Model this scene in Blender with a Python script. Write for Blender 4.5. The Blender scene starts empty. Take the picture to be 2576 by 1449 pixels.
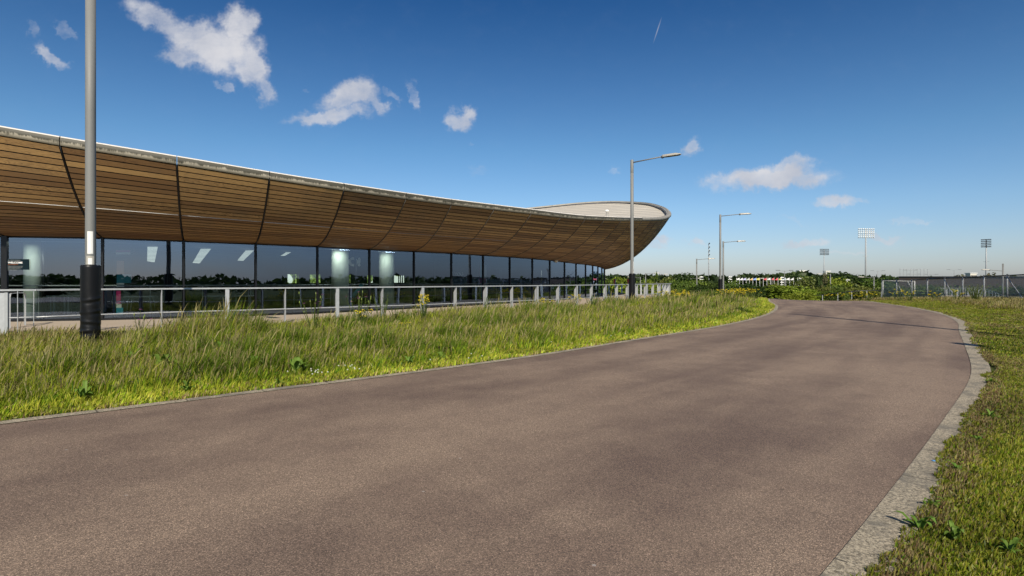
import bpy, math, random
import numpy as np
from mathutils import Vector
random.seed(7); rng = np.random.default_rng(7)
S = bpy.context.scene
COL = S.collection
R = math.radians
F, CX, HY, EYE = 1431.0, 1288.0, 706.0, 1.5      # focal length / centre / horizon in px of a 2576 px wide photo
# ---------------------------------------------------------------- camera
cam = bpy.data.cameras.new('camera'); camo = bpy.data.objects.new('camera', cam); COL.objects.link(camo)
camo.location = (0, 0, EYE); camo.rotation_euler = (R(90), 0, 0)
cam.sensor_width = 36; cam.lens = 36 * F / 2576; cam.shift_y = -(724.5 - HY) / 2576
cam.clip_start = .05; cam.clip_end = 6000
S.camera = camo
# ---------------------------------------------------------------- light
SUN_EL, SUN_DX, SUN_DY = R(38), -.115, 1.0          # direction the shadows fall (x, y)
n_ = math.hypot(SUN_DX, SUN_DY)
sdir = Vector((SUN_DX / n_ * math.cos(SUN_EL), SUN_DY / n_ * math.cos(SUN_EL), -math.sin(SUN_EL)))
sun = bpy.data.lights.new('sun', 'SUN'); sun.energy = 4.8; sun.angle = R(.42); sun.color = (1, .90, .75)
suno = bpy.data.objects.new('sun', sun); COL.objects.link(suno)
suno.rotation_euler = sdir.to_track_quat('-Z', 'Y').to_euler(); suno.location = (20, -60, 60)
S.view_settings.view_transform = 'Standard'; S.view_settings.look = 'None'
S.view_settings.exposure = 0.3; S.view_settings.gamma = 1
S.cycles.max_bounces = 6; S.cycles.transparent_max_bounces = 12
S.cycles.diffuse_bounces = 3; S.cycles.glossy_bounces = 3; S.cycles.transmission_bounces = 4
S.cycles.caustics_reflective = False; S.cycles.caustics_refractive = False

class NT:                                            # tiny node helper
    def __init__(s, tree): s.t = tree; s.n = tree.nodes; s.l = tree.links; s.n.clear()
    def new(s, typ, **kw):
        nd = s.n.new(typ)
        for k, v in kw.items():
            if k.startswith('i_'):
                key = k[2:]; key = int(key) if key.isdigit() else key.replace('_', ' ')
                s.set(nd.inputs[key], v)
            else: setattr(nd, k, v)
        return nd
    def set(s, inp, v):
        if isinstance(v, bpy.types.NodeSocket): s.l.new(v, inp)
        elif v is not None:
            if inp.type == 'RGBA' and len(v) == 3: v = (*v, 1)
            inp.default_value = v
    def math(s, op, a, b=0.0, c=0.0, clamp=False):
        nd = s.n.new('ShaderNodeMath'); nd.operation = op; nd.use_clamp = clamp
        s.set(nd.inputs[0], a); s.set(nd.inputs[1], b); s.set(nd.inputs[2], c); return nd.outputs[0]
    def vmath(s, op, a, b=None, scale=None):
        nd = s.n.new('ShaderNodeVectorMath'); nd.operation = op
        s.set(nd.inputs[0], a); s.set(nd.inputs[1], b)
        if scale is not None: s.set(nd.inputs['Scale'], scale)
        return nd.outputs['Value'] if op in ('LENGTH', 'DOT_PRODUCT') else nd.outputs[0]
    def mix(s, fac, a, b, typ='MIX'):
        nd = s.n.new('ShaderNodeMix'); nd.data_type = 'RGBA'; nd.blend_type = typ; nd.clamp_factor = True
        s.set(nd.inputs[0], fac); s.set(nd.inputs[6], a); s.set(nd.inputs[7], b); return nd.outputs[2]
    def ramp(s, fac, stops, interp='LINEAR'):
        nd = s.n.new('ShaderNodeValToRGB'); s.set(nd.inputs[0], fac); cr = nd.color_ramp; cr.interpolation = interp
        while len(cr.elements) < len(stops): cr.elements.new(.5)
        for e, (p, c) in zip(cr.elements, stops):
            e.position = p; e.color = (*c, 1) if not isinstance(c, (int, float)) else (c, c, c, 1)
        return nd.outputs[0]
    def noise(s, vec, scale, detail=3, rough=.5, out=0, dist=0):
        nd = s.n.new('ShaderNodeTexNoise'); s.set(nd.inputs['Vector'], vec)
        nd.inputs['Scale'].default_value = scale; nd.inputs['Detail'].default_value = detail
        nd.inputs['Roughness'].default_value = rough; nd.inputs['Distortion'].default_value = dist
        return nd.outputs[out]
    def smooth(s, x, a, b):
        nd = s.n.new('ShaderNodeMapRange'); nd.interpolation_type = 'SMOOTHSTEP'
        s.set(nd.inputs[0], x); nd.inputs[1].default_value = a; nd.inputs[2].default_value = b; return nd.outputs[0]

# ---------------------------------------------------------------- sky
W = bpy.data.worlds.new('World'); S.world = W; W.use_nodes = True
q = NT(W.node_tree)
sky = q.new('ShaderNodeTexSky', sky_type='NISHITA', sun_disc=False, sun_elevation=SUN_EL,
            sun_rotation=math.atan2(-SUN_DX, -SUN_DY) % (2 * math.pi), altitude=50, air_density=1.0, dust_density=.6, ozone_density=2.2)
tc = q.new('ShaderNodeTexCoord').outputs['Generated']
sep = q.new('ShaderNodeSeparateXYZ', i_0=tc)
dx, dy, dz = sep.outputs
el = q.math('MAXIMUM', dz, 0.0)
# the blue is deeper high up, paler and greyer low down
tint = q.ramp(el, [(0, (.74, .78, 1.0)), (.05, (.76, .84, 1.04)), (.12, (.68, .85, 1.03)), (.22, (.50, .76, .94)), (.45, (.15, .42, .70)), (1, (.14, .36, .64))])
skyc = q.mix(1.0, sky.outputs[0], tint, 'MULTIPLY')
skyc = q.vmath('SCALE', skyc, scale=.088)
# clouds: placed by direction
front = q.math('GREATER_THAN', dy, .05)
dys = q.math('MAXIMUM', dy, .05)
uu = q.math('DIVIDE', dx, dys); vv = q.math('DIVIDE', dz, dys)
uv = q.new('ShaderNodeCombineXYZ', i_0=uu, i_1=vv).outputs[0]
wn = q.noise(uv, 7, 5, .62, out=1)
warp = q.vmath('SCALE', q.vmath('SUBTRACT', wn, (.5, .5, .5)), scale=.10)
warp2 = q.vmath('SCALE', q.vmath('SUBTRACT', q.noise(uv, 28, 6, .65, out=1), (.5, .5, .5)), scale=.035)
uvw = q.vmath('ADD', q.vmath('ADD', uv, warp), warp2)
fn = q.noise(q.vmath('MULTIPLY', uv, (1, 1.4, 1)), 20, 9, .62)
BL = [(400, 25, 95, 42, -25, .95), (470, 75, 95, 45, -25, .9), (545, 125, 120, 66, -12, 1.3), (500, 90, 90, 50, -20, 1.1), (600, 75, 52, 55, 20, 1.25), (480, 140, 90, 28, -8, .9),
      (625, 160, 70, 48, -50, 1.1), (668, 215, 45, 30, -50, .8), (560, 210, 40, 15, -20, .5),
      (128, 140, 58, 20, -38, .8), (155, 65, 55, 15, -40, .42), (70, 70, 30, 20, -60, .38),
      (880, 240, 85, 42, 15, 1.1), (830, 285, 110, 26, 5, 1.0), (935, 255, 50, 26, -25, .8), (775, 215, 20, 10, 0, .4), (1050, 230, 20, 42, 15, .58), (985, 235, 42, 14, -20, .45),
      (1150, 305, 46, 28, 0, .95), (1185, 365, 14, 10, 0, .4), (1748, 375, 33, 30, 25, .92), (1535, 445, 24, 18, 0, .45),
      (1925, 457, 165, 34, 3, 1.35), (1850, 458, 80, 22, 0, 1.0), (2010, 458, 80, 24, 0, 1.1), (1990, 430, 80, 24, 8, .9), (2030, 418, 30, 18, 0, .5), (2105, 518, 75, 22, 3, .95), (2150, 512, 24, 14, 0, .6),
      (1640, 612, 48, 15, 0, .95), (1632, 627, 50, 9, 0, .6), (1745, 603, 34, 12, 0, .8), (2030, 604, 60, 14, 0, .75), (2225, 605, 70, 14, 0, .75), (2000, 560, 60, 8, 0, .4), (2300, 560, 90, 9, 0, .4), (2110, 640, 90, 9, 0, .5),
      (1975, 655, 60, 6, 0, .35), (2400, 640, 70, 8, 0, .35), (1200, 430, 50, 14, 0, .3)]
acc = None
for (px, py, rx, ry, ang, amp) in BL:
    c = ((px - CX) / F, (HY - py) / F, 0)
    m = q.new('ShaderNodeMapping', vector_type='TEXTURE'); q.set(m.inputs['Vector'], uvw)
    m.inputs['Location'].default_value = c; m.inputs['Rotation'].default_value = (0, 0, R(ang))
    m.inputs['Scale'].default_value = (rx / F, ry / F, 1)
    L = q.vmath('LENGTH', m.outputs[0])
    v = q.math('MULTIPLY', q.math('MULTIPLY', q.math('SUBTRACT', 1.5, L, clamp=True), q.math('SUBTRACT', 1.5, L, clamp=True)), amp * .72)
    acc = v if acc is None else q.new('ShaderNodeMath', operation='SMOOTH_MAX', i_0=acc, i_1=v, i_2=.10).outputs[0]
dens = q.math('ADD', acc, q.math('MULTIPLY', q.math('SUBTRACT', fn, .52), 1.15))
mask = q.math('MULTIPLY', q.smooth(dens, -.02, 1.08), front)
mask = q.math('MULTIPLY', mask, q.smooth(acc, .015, .40))
mask = q.math('MULTIPLY', mask, .93)
# thin contrail
mp = q.new('ShaderNodeMapping', vector_type='TEXTURE'); q.set(mp.inputs['Vector'], uv)
mp.inputs['Location'].default_value = ((1654 - CX) / F, (HY - 76) / F, 0); mp.inputs['Rotation'].default_value = (0, 0, R(72)); mp.inputs['Scale'].default_value = (38 / F, 2.0 / F, 1)
ctr = q.math('MULTIPLY', q.math('SUBTRACT', 1, q.vmath('LENGTH', mp.outputs[0]), clamp=True), .55)
mask = q.math('MAXIMUM', mask, q.math('MULTIPLY', ctr, front))
shade = q.noise(q.vmath('ADD', uv, (.02, -.02, 0)), 9, 5, .55)
ccol = q.mix(q.smooth(shade, .3, .7), (.41, .43, .49), (.60, .595, .615))
# soft thin cloud elsewhere (seen only reflected in the glass)
gn = q.noise(q.vmath('MULTIPLY', tc, (1, 1, 3)), 3.2, 6, .6)
back = q.math('MULTIPLY', q.math('MULTIPLY', q.smooth(gn, .42, .75), q.smooth(dz, .0, .12)), q.math('LESS_THAN', dy, .05))
back = q.math('MULTIPLY', back, .55)
mall = q.math('MAXIMUM', mask, back)
fin = q.mix(mall, skyc, ccol)
bg = q.new('ShaderNodeBackground', i_0=fin, i_1=1.0)
q.l.new(bg.outputs[0], q.new('ShaderNodeOutputWorld').inputs[0])

# ---------------------------------------------------------------- materials
def mat(name): m = bpy.data.materials.new(name); m.use_nodes = True; return m, NT(m.node_tree)
def outp(q, sh, disp=None):
    o = q.new('ShaderNodeOutputMaterial'); q.l.new(sh, o.inputs[0])
def principled(q, **kw):
    p = q.new('ShaderNodeBsdfPrincipled')
    for k, v in kw.items(): q.set(p.inputs[k.replace('_', ' ')], v)
    return p
def bump(q, h, strength=.3, dist=.01):
    b = q.new('ShaderNodeBump'); b.inputs['Strength'].default_value = strength; b.inputs['Distance'].default_value = dist
    q.set(b.inputs['Height'], h); return b.outputs[0]
def simple(name, col, rough=.5, metal=0.0, var=.12, scale=6.0, bmp=0.0, spec=.5):
    m, q = mat(name); tc = q.new('ShaderNodeTexCoord').outputs['Object']
    n = q.noise(tc, scale, 5, .6)
    c = q.mix(n, tuple(x * (1 - var) for x in col), tuple(min(1, x * (1 + var)) for x in col))
    p = principled(q, Base_Color=c, Roughness=q.math('ADD', rough - .08, q.math('MULTIPLY', n, .16)), Metallic=metal)
    p.inputs['Specular IOR Level'].default_value = spec
    if bmp: q.l.new(bump(q, q.noise(tc, scale * 6, 4), bmp), p.inputs['Normal'])
    outp(q, p.outputs[0]); return m
def emis(name, col, st):
    m, q = mat(name); e = q.new('ShaderNodeEmission', i_0=col, i_1=st); outp(q, e.outputs[0]); return m

M = {}
M['galv'] = simple('galvanised_steel', (.42, .44, .45), .5, .35, .18, 14)
M['galv_dull'] = simple('weathered_steel', (.34, .36, .37), .6, .2, .2, 9)
M['pole'] = simple('grey_pole_paint', (.18, .185, .18), .6, 0, .06, 3)
M['lamp_head'] = simple('lamp_head_paint', (.42, .40, .35), .45, .1, .06, 5)
M['dark'] = simple('dark_metal', (.025, .027, .03), .4, .3, .2, 8)
M['black_pad'] = simple('black_vinyl', (.006, .006, .0065), .38, 0, .25, 5, .15, .3)
M['white'] = simple('white_paint', (.75, .75, .73), .5, 0, .06, 20)
M['cream'] = simple('cream_paint', (.62, .6, .52), .6, 0, .08, 4)
M['lens'] = simple('lamp_lens', (.18, .15, .08), .2, 0, .3, 20)
M['white_lamp'] = simple('floodlight_face', (.8, .8, .76), .4, 0, .05, 3)
M['bark'] = simple('bark', (.09, .065, .045), .9, 0, .3, 8, .4)
M['column'] = simple('pale_column', (.74, .80, .71), .55, 0, .04, 3)
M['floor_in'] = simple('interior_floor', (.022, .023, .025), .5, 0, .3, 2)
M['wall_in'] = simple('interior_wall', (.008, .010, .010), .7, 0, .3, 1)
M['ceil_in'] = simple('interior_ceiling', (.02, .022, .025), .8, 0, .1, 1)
M['frame'] = simple('black_frame', (.012, .013, .015), .35, .4, .2, 4)
M['timber_dark'] = simple('dark_timber', (.055, .04, .032), .85, 0, .35, 3)
M['rib'] = simple('dull_rib', (.10, .09, .075), .6, .1, .2, 5)
M['trim_far'] = simple('weathered_trim', (.27, .26, .23), .7, 0, .25, 1.5)
M['rubber'] = simple('parapet_membrane', (.06, .065, .08), .6, 0, .2, 2)

# asphalt
m, q = mat('red_brown_asphalt'); M['asphalt'] = m
tc = q.new('ShaderNodeTexCoord').outputs['Object']
big = q.noise(tc, .32, 4, .6, dist=.4); mid = q.noise(tc, 1.6, 5, .65); fine = q.noise(tc, 95, 3, .7)
vor = q.new('ShaderNodeTexVoronoi', i_Vector=tc, i_Scale=190.0)
vcol = q.new('ShaderNodeSeparateColor', i_0=vor.outputs['Color']).outputs[0]
rt = q.new('ShaderNodeAttribute', attribute_name='tone').outputs['Vector']
lane = q.noise(q.vmath('MULTIPLY', rt, (6.0, .12, 1)), 1.0, 3, .5)
lay = q.math('ADD', q.math('ADD', q.math('MULTIPLY', big, .28), q.math('MULTIPLY', mid, .22)), q.math('MULTIPLY', lane, .50))
base = q.mix(q.smooth(lay, .36, .64), (.150, .103, .078), (.305, .224, .160))
sp = q.ramp(vcol, [(0, .38), (.45, .80), (.8, 1.15), (1, 2.0)])
base = q.mix(1, base, sp, 'MULTIPLY')
base = q.mix(q.math('MULTIPLY', q.smooth(fine, .35, .75), .4), base, (.05, .042, .04))
edge = q.noise(tc, 5, 3); 
vs = q.new('ShaderNodeTexVoronoi', i_Vector=tc, i_Scale=3.1); spot = q.math('LESS_THAN', vs.outputs['Distance'], .035)
spot = q.math('MULTIPLY', spot, q.math('GREATER_THAN', edge, .56))
base = q.mix(q.math('MULTIPLY', spot, .6), base, (.45, .43, .4))
p = principled(q, Base_Color=base, Roughness=.82); p.inputs['Specular IOR Level'].default_value = .35
q.l.new(bump(q, q.math('ADD', vor.outputs['Distance'], fine), .55, .006), p.inputs['Normal'])
outp(q, p.outputs[0])
# concrete (kerb)
m, q = mat('worn_concrete'); M['kerb'] = m
tc = q.new('ShaderNodeTexCoord').outputs['Object']
a = q.noise(tc, 2.2, 6, .7); b = q.noise(tc, 62, 6, .8); c3 = q.noise(tc, 110, 2, .7)
base = q.mix(q.smooth(b, .38, .62), (.085, .072, .05), (.50, .43, .31))
base = q.mix(q.smooth(a, .45, .68), base, (.15, .135, .105))
base = q.mix(q.math('MULTIPLY', q.smooth(c3, .62, .7), .6), base, (.6, .57, .5))
rt = q.new('ShaderNodeAttribute', attribute_name='tone').outputs['Vector']; sy = q.new('ShaderNodeSeparateXYZ', i_0=rt).outputs[1]
jn = q.math('MULTIPLY', q.math('LESS_THAN', q.math('FRACT', q.math('DIVIDE', sy, .915)), .018), q.math('GREATER_THAN', q.noise(tc, 1.1, 2), .42))
base = q.mix(q.math('MULTIPLY', jn, .7), base, (.04, .035, .025))
p = principled(q, Base_Color=base, Roughness=.9)
q.l.new(bump(q, b, .7, .01), p.inputs['Normal']); outp(q, p.outputs[0])
# deck
m, q = mat('beige_deck_paving'); M['deck'] = m
tc = q.new('ShaderNodeTexCoord').outputs['Object']
a = q.noise(tc, .7, 5, .6); b = q.noise(tc, 60, 3, .7)
base = q.mix(a, (.33, .27, .205), (.46, .385, .30)); base = q.mix(q.math('MULTIPLY', b, .35), base, (.24, .2, .16))
p = principled(q, Base_Color=base, Roughness=.9); outp(q, p.outputs[0])
# ground
m, q = mat('grassy_soil'); M['soil'] = m
tc = q.new('ShaderNodeTexCoord').outputs['Object']
a = q.noise(tc, .35, 6, .65); b = q.noise(tc, 14, 5, .7)
base = q.mix(q.smooth(a, .4, .65), (.052, .075, .016), (.10, .105, .03))
base = q.mix(q.smooth(b, .45, .7), base, (.045, .042, .018))
p = principled(q, Base_Color=base, Roughness=1); p.inputs['Specular IOR Level'].default_value = .1
q.l.new(bump(q, b, .6, .05), p.inputs['Normal']); outp(q, p.outputs[0])
# vegetation: colour attribute + translucency
def veg(name, gain=1.0, trans=.35, sat=1.0):
    m, q = mat(name); at = q.new('ShaderNodeAttribute', attribute_name='tone')
    oi = q.new('ShaderNodeObjectInfo')
    c = q.new('ShaderNodeHueSaturation', i_Hue=q.math('ADD', .49, q.math('MULTIPLY', oi.outputs['Random'], .02)), i_Saturation=sat, i_Value=gain, i_Color=at.outputs['Color']).outputs[0]
    d = q.new('ShaderNodeBsdfDiffuse', i_0=c); t = q.new('ShaderNodeBsdfTranslucent', i_0=q.mix(1, c, (1.0, 1.05, .55), 'MULTIPLY'))
    g = q.new('ShaderNodeBsdfGlossy', i_Roughness=.45, i_0=(.9, .9, .8))
    s1 = q.new('ShaderNodeMixShader', i_0=trans, i_1=d.outputs[0], i_2=t.outputs[0])
    s2 = q.new('ShaderNodeMixShader', i_0=.012, i_1=s1.outputs[0], i_2=g.outputs[0])
    outp(q, s2.outputs[0]); return m
M['grass'] = veg('grass_blades', 1.0, .35)
M['leaf'] = veg('tree_leaves', 1.0, .3)
M['petal'] = veg('petals', 1.0, .3)
# timber cladding
m, q = mat('cedar_cladding'); M['cedar'] = m
at = q.new('ShaderNodeAttribute', attribute_name='tone'); uvn = q.new('ShaderNodeUVMap').outputs[0]
rnd = q.new('ShaderNodeSeparateColor', i_0=at.outputs['Color']); r1, r2, r3 = rnd.outputs
off = q.new('ShaderNodeCombineXYZ', i_0=q.math('MULTIPLY', r1, 37), i_1=q.math('MULTIPLY', r2, 91), i_2=q.math('MULTIPLY', r1, 11)).outputs[0]
guv = q.vmath('ADD', q.vmath('MULTIPLY', uvn, (.55, 6.5, 1)), off)
dist = q.noise(guv, 1.3, 3, .5)
rings = q.math('SINE', q.math('MULTIPLY', q.math('ADD', dist, q.math('MULTIPLY', q.noise(guv, 5, 2), .12)), 95))
fib = q.noise(q.vmath('MULTIPLY', guv, (1, 9, 1)), 8, 4, .7)
weather = q.noise(q.vmath('MULTIPLY', uvn, (.8, .9, 1)), .8, 4, .6)
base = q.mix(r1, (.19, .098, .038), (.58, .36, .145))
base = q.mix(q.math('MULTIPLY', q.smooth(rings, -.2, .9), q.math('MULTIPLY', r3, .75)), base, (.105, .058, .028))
base = q.mix(q.math('MULTIPLY', fib, .45), base, (.15, .085, .04))
base = q.mix(q.math('MULTIPLY', q.smooth(weather, .45, .75), .45), base, (.14, .105, .07))
p = principled(q, Base_Color=base, Roughness=.62); p.inputs['Specular IOR Level'].default_value = .4
q.l.new(bump(q, q.math('ADD', q.math('MULTIPLY', rings, .3), fib), .25, .004), p.inputs['Normal']); outp(q, p.outputs[0])
# stained trim with a painted sunlit top: uv.x along, uv.y 0 bottom .. 1 top
m, q = mat('stained_sunlit_trim'); M['trim'] = m
uvn = q.new('ShaderNodeUVMap').outputs[0]; s = q.new('ShaderNodeSeparateXYZ', i_0=uvn)
st = q.noise(q.vmath('MULTIPLY', uvn, (22, .6, 1)), 1.6, 4, .8); st2 = q.noise(q.vmath('MULTIPLY', uvn, (3, 1, 1)), 1.5, 3)
lim = q.math('ADD', .10, q.math('MULTIPLY', q.math('ADD', q.math('SUBTRACT', st, .2), q.math('SUBTRACT', st2, .5)), .75))
below = q.smooth(q.math('SUBTRACT', s.outputs[1], lim), -.12, .12)
topm = q.math('LESS_THAN', s.outputs[1], .78)
stain = q.math('MULTIPLY', q.math('MULTIPLY', below, topm), q.smooth(st, .08, .36))
sep1 = q.math('LESS_THAN', q.math('ABSOLUTE', q.math('SUBTRACT', q.math('FRACT', q.math('DIVIDE', s.outputs[0], 2.4)), .5)), .0)
base = q.mix(q.math('MULTIPLY', stain, .93), (.40, .365, .29), (.035, .034, .022))
base = q.mix(q.math('GREATER_THAN', s.outputs[1], .8), base, (.66, .63, .58))  # pale upper band: sun glare on the trim top put into the colour
p = principled(q, Base_Color=base, Roughness=.6); outp(q, p.outputs[0])
# standing-seam roof
m, q = mat('standing_seam_roof'); M['roof'] = m
tc = q.new('ShaderNodeTexCoord').outputs['Object']; s = q.new('ShaderNodeSeparateXYZ', i_0=tc)
fr = q.math('FRACT', q.math('DIVIDE', q.math('ADD', s.outputs[1], q.math('MULTIPLY', s.outputs[0], .12)), 3.0))
seam = q.math('LESS_THAN', fr, .2)
base = q.mix(q.noise(tc, .3, 4), (.48, .44, .36), (.62, .57, .47)); base = q.mix(q.math('MULTIPLY', seam, .7), base, (.2, .19, .16))
p = principled(q, Base_Color=base, Roughness=.55); q.l.new(bump(q, fr, .4, .05), p.inputs['Normal']); outp(q, p.outputs[0])
# solar glass
m, q = mat('solar_glass'); M['glass'] = m
lw = q.new('ShaderNodeFresnel', i_IOR=1.55).outputs[0]
tc = q.new('ShaderNodeTexCoord').outputs['Object']
nb = bump(q, q.noise(tc, .35, 2), .03, .3)
fac = q.math('ADD', q.math('MULTIPLY', lw, 1.6), .15, clamp=True)
tr = q.new('ShaderNodeBsdfTransparent', i_0=(.66, .74, .70)); gl = q.new('ShaderNodeBsdfGlossy', i_0=(.56, .72, 1.0), i_Roughness=0.0, i_Normal=nb)
outp(q, q.new('ShaderNodeMixShader', i_0=fac, i_1=tr.outputs[0], i_2=gl.outputs[0]).outputs[0])
# far window: the glow stands in for daylit greenery outside
m, q = mat('far_side_window_light'); M['farwin'] = m
tc = q.new('ShaderNodeTexCoord').outputs['Object']
n = q.noise(tc, 5, 5, .75); n2 = q.noise(tc, .45, 2)
c = q.mix(q.smooth(n, .4, .65), (.03, .06, .01), (.45, .6, .16)); c = q.mix(q.math('GREATER_THAN', n2, .6), c, (.85, .95, .85))
outp(q, q.new('ShaderNodeEmission', i_0=c, i_1=1.0).outputs[0])
M['skylight'] = emis('ceiling_light_panel', (.75, .8, .78), .9)
M['downlight'] = emis('downlight', (1, .97, .9), 3)

# ---------------------------------------------------------------- mesh helpers
def srgb(h):
    return tuple(((int(h[i:i + 2], 16) / 255 + .055) / 1.055) ** 2.4 for i in (0, 2, 4))
class MB:
    def __init__(s): s.v = []; s.f = []; s.mi = []; s.uv = []; s.col = []; s.sm = []
    def add(s, vs, fs, mi=0, uv=None, col=None, smooth=False):
        b = len(s.v); s.v += [tuple(v) for v in vs]
        s.uv += list(uv) if uv is not None else [(0, 0)] * len(vs)
        s.col += [col if col else (1, 1, 1)] * len(vs)
        s.f += [tuple(b + i for i in f) for f in fs]; s.mi += [mi] * len(fs); s.sm += [smooth] * len(fs)
    def box(s, c, d, rz=0.0, mi=0, col=None, bev=0.0, taper=1.0):
        cx, cy, cz = c; hx, hy, hz = d[0] / 2, d[1] / 2, d[2] / 2; ca, sa = math.cos(rz), math.sin(rz)
        if bev <= 0:
            P = [(x * hx * (taper if z > 0 else 1), y * hy * (taper if z > 0 else 1), z * hz) for z in (-1, 1) for (x, y) in ((-1, -1), (1, -1), (1, 1), (-1, 1))]
            Fs = [(3, 2, 1, 0), (4, 5, 6, 7), (0, 1, 5, 4), (1, 2, 6, 5), (2, 3, 7, 6), (3, 0, 4, 7)]
        else:
            b = min(bev, hx * .9, hy * .9, hz * .9); P = []; Fs = []
            ring = [(-hx + b, -hy), (hx - b, -hy), (hx, -hy + b), (hx, hy - b), (hx - b, hy), (-hx + b, hy), (-hx, hy - b), (-hx, -hy + b)]
            for (z, k) in ((-hz, b), (-hz + b, 0), (hz - b, 0), (hz, b)):
                for (x, y) in ring: P.append((x - math.copysign(k, x) if k else x, y - math.copysign(k, y) if k else y, z))
            for L in range(3):
                for i in range(8): j = (i + 1) % 8; Fs.append((L * 8 + i, L * 8 + j, L * 8 + 8 + j, L * 8 + 8 + i))
            Fs += [tuple(range(7, -1, -1)), tuple(range(24, 32))]
        s.add([(cx + x * ca - y * sa, cy + x * sa + y * ca, cz + z) for x, y, z in P], Fs, mi, None, col)
    def tube(s, pts, r, n=8, mi=0, col=None, caps=True):
        pts = [Vector(p) for p in pts]; rs = r if isinstance(r, (list, tuple)) else [r] * len(pts)
        V = []; 
        for i, p in enumerate(pts):
            d = (pts[min(i + 1, len(pts) - 1)] - pts[max(i - 1, 0)]).normalized()
            up = Vector((0, 0, 1)) if abs(d.z) < .9 else Vector((1, 0, 0))
            a = d.cross(up).normalized(); b = a.cross(d)
            V += [p + (a * math.cos(2 * math.pi * k / n) + b * math.sin(2 * math.pi * k / n)) * rs[i] for k in range(n)]
        Fs = [(i * n + k, i * n + (k + 1) % n, (i + 1) * n + (k + 1) % n, (i + 1) * n + k) for i in range(len(pts) - 1) for k in range(n)]
        s.add(V, Fs, mi, None, col, True)
        if caps:
            b = len(s.v) - len(V); s.f += [tuple(b + k for k in range(n - 1, -1, -1)), tuple(b + (len(pts) - 1) * n + k for k in range(n))]
            s.mi += [mi, mi]; s.sm += [False, False]
    def lathe(s, prof, c=(0, 0, 0), n=20, mi=0, col=None, smooth=True, wob=None):
        V = []
        for j, (r, z) in enumerate(prof):
            for k in range(n):
                a = 2 * math.pi * k / n; rr = r * (1 + (wob(j, a) if wob else 0))
                V.append((c[0] + rr * math.cos(a), c[1] + rr * math.sin(a), c[2] + z))
        Fs = [(j * n + k, j * n + (k + 1) % n, (j + 1) * n + (k + 1) % n, (j + 1) * n + k) for j in range(len(prof) - 1) for k in range(n)]
        Fs += [tuple(range(n - 1, -1, -1)), tuple((len(prof) - 1) * n + k for k in range(n))]
        s.add(V, Fs, mi, None, col, smooth)
    def prism(s, poly, thick, origin, ax, az, mi=0):     # polygon (a, z) in the plane of ax / az, extruded both ways
        o = Vector(origin); ax = Vector(ax); az = Vector(az); nn = ax.cross(az).normalized() * thick / 2
        V = [o + ax * a + az * b - nn for a, b in poly] + [o + ax * a + az * b + nn for a, b in poly]; k = len(poly)
        s.add(V, [tuple(range(k)), tuple(range(2 * k - 1, k - 1, -1))] + [((i + 1) % k, i, i + k, (i + 1) % k + k) for i in range(k)], mi)
    def build(s, name, mats, parent=None, smooth=None):
        me = bpy.data.meshes.new(name); off = Vector(parent_world(parent)) if parent else Vector((0, 0, 0))
        me.from_pydata([Vector(v) - off for v in s.v] if parent else s.v, [], s.f)
        for mm in (mats if isinstance(mats, (list, tuple)) else [mats]): me.materials.append(mm)
        me.polygons.foreach_set('material_index', s.mi); me.polygons.foreach_set('use_smooth', s.sm)
        a = me.color_attributes.new('tone', 'FLOAT_COLOR', 'POINT'); a.data.foreach_set('color', np.array([(*c, 1) for c in s.col], 'f').ravel())
        if any(u != (0, 0) for u in s.uv):
            ul = me.uv_layers.new(name='UVMap'); li = np.empty(len(me.loops), 'i'); me.loops.foreach_get('vertex_index', li)
            ul.data.foreach_set('uv', np.array(s.uv, 'f')[li].ravel())
        me.update()
        o = bpy.data.objects.new(name, me); COL.objects.link(o)
        if parent: o.parent = parent
        return o
def parent_world(p):
    l = Vector((0, 0, 0))
    while p: l = l + p.location; p = p.parent
    return l
def tag(o, label=None, cat=None, group=None, kind=None):
    if label: o['label'] = label
    if cat: o['category'] = cat
    if group: o['group'] = group
    if kind: o['kind'] = kind
    return o
def thing(name, label, cat, loc=(0, 0, 0), group=None):
    o = bpy.data.objects.new(name, None); COL.objects.link(o); o.location = loc; o.empty_display_size = .3
    return tag(o, label, cat, group)
def dup(root, loc, label=None, rz=None, scale=None, group=None):
    r = root.copy(); COL.objects.link(r); r.location = loc
    if rz is not None: r.rotation_euler = (0, 0, rz)
    if scale: r.scale = scale
    tag(r, label, None, group)
    for ch in list(root.children):
        c = ch.copy(); COL.objects.link(c); c.parent = r
        for g in ch.children: d = g.copy(); COL.objects.link(d); d.parent = c
    return r
def nmesh(name, V, Fq, Ft, colv, mats, parent=None):   # numpy mesh: quads + tris
    me = bpy.data.meshes.new(name); nv = len(V); nq = len(Fq); nt = len(Ft)
    me.vertices.add(nv); me.vertices.foreach_set('co', np.asarray(V, 'f').ravel())
    me.loops.add(nq * 4 + nt * 3); me.loops.foreach_set('vertex_index', np.concatenate([np.asarray(Fq, 'i').ravel(), np.asarray(Ft, 'i').ravel()]).astype('i'))
    me.polygons.add(nq + nt); me.polygons.foreach_set('loop_start', np.concatenate([np.arange(nq) * 4, nq * 4 + np.arange(nt) * 3]).astype('i'))
    for mm in (mats if isinstance(mats, (list, tuple)) else [mats]): me.materials.append(mm)
    a = me.color_attributes.new('tone', 'FLOAT_COLOR', 'POINT')
    a.data.foreach_set('color', np.concatenate([colv, np.ones((nv, 1))], 1).astype('f').ravel())
    me.update(calc_edges=True); me.validate()
    o = bpy.data.objects.new(name, me); COL.objects.link(o)
    if parent: o.parent = parent
    return o
def at(px, D, z=None, py=None):                         # photo column + distance (+ row or height) -> world point
    zz = z if z is not None else EYE + (HY - py) / F * D
    return Vector(((px - CX) / F * D, D, zz))
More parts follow.
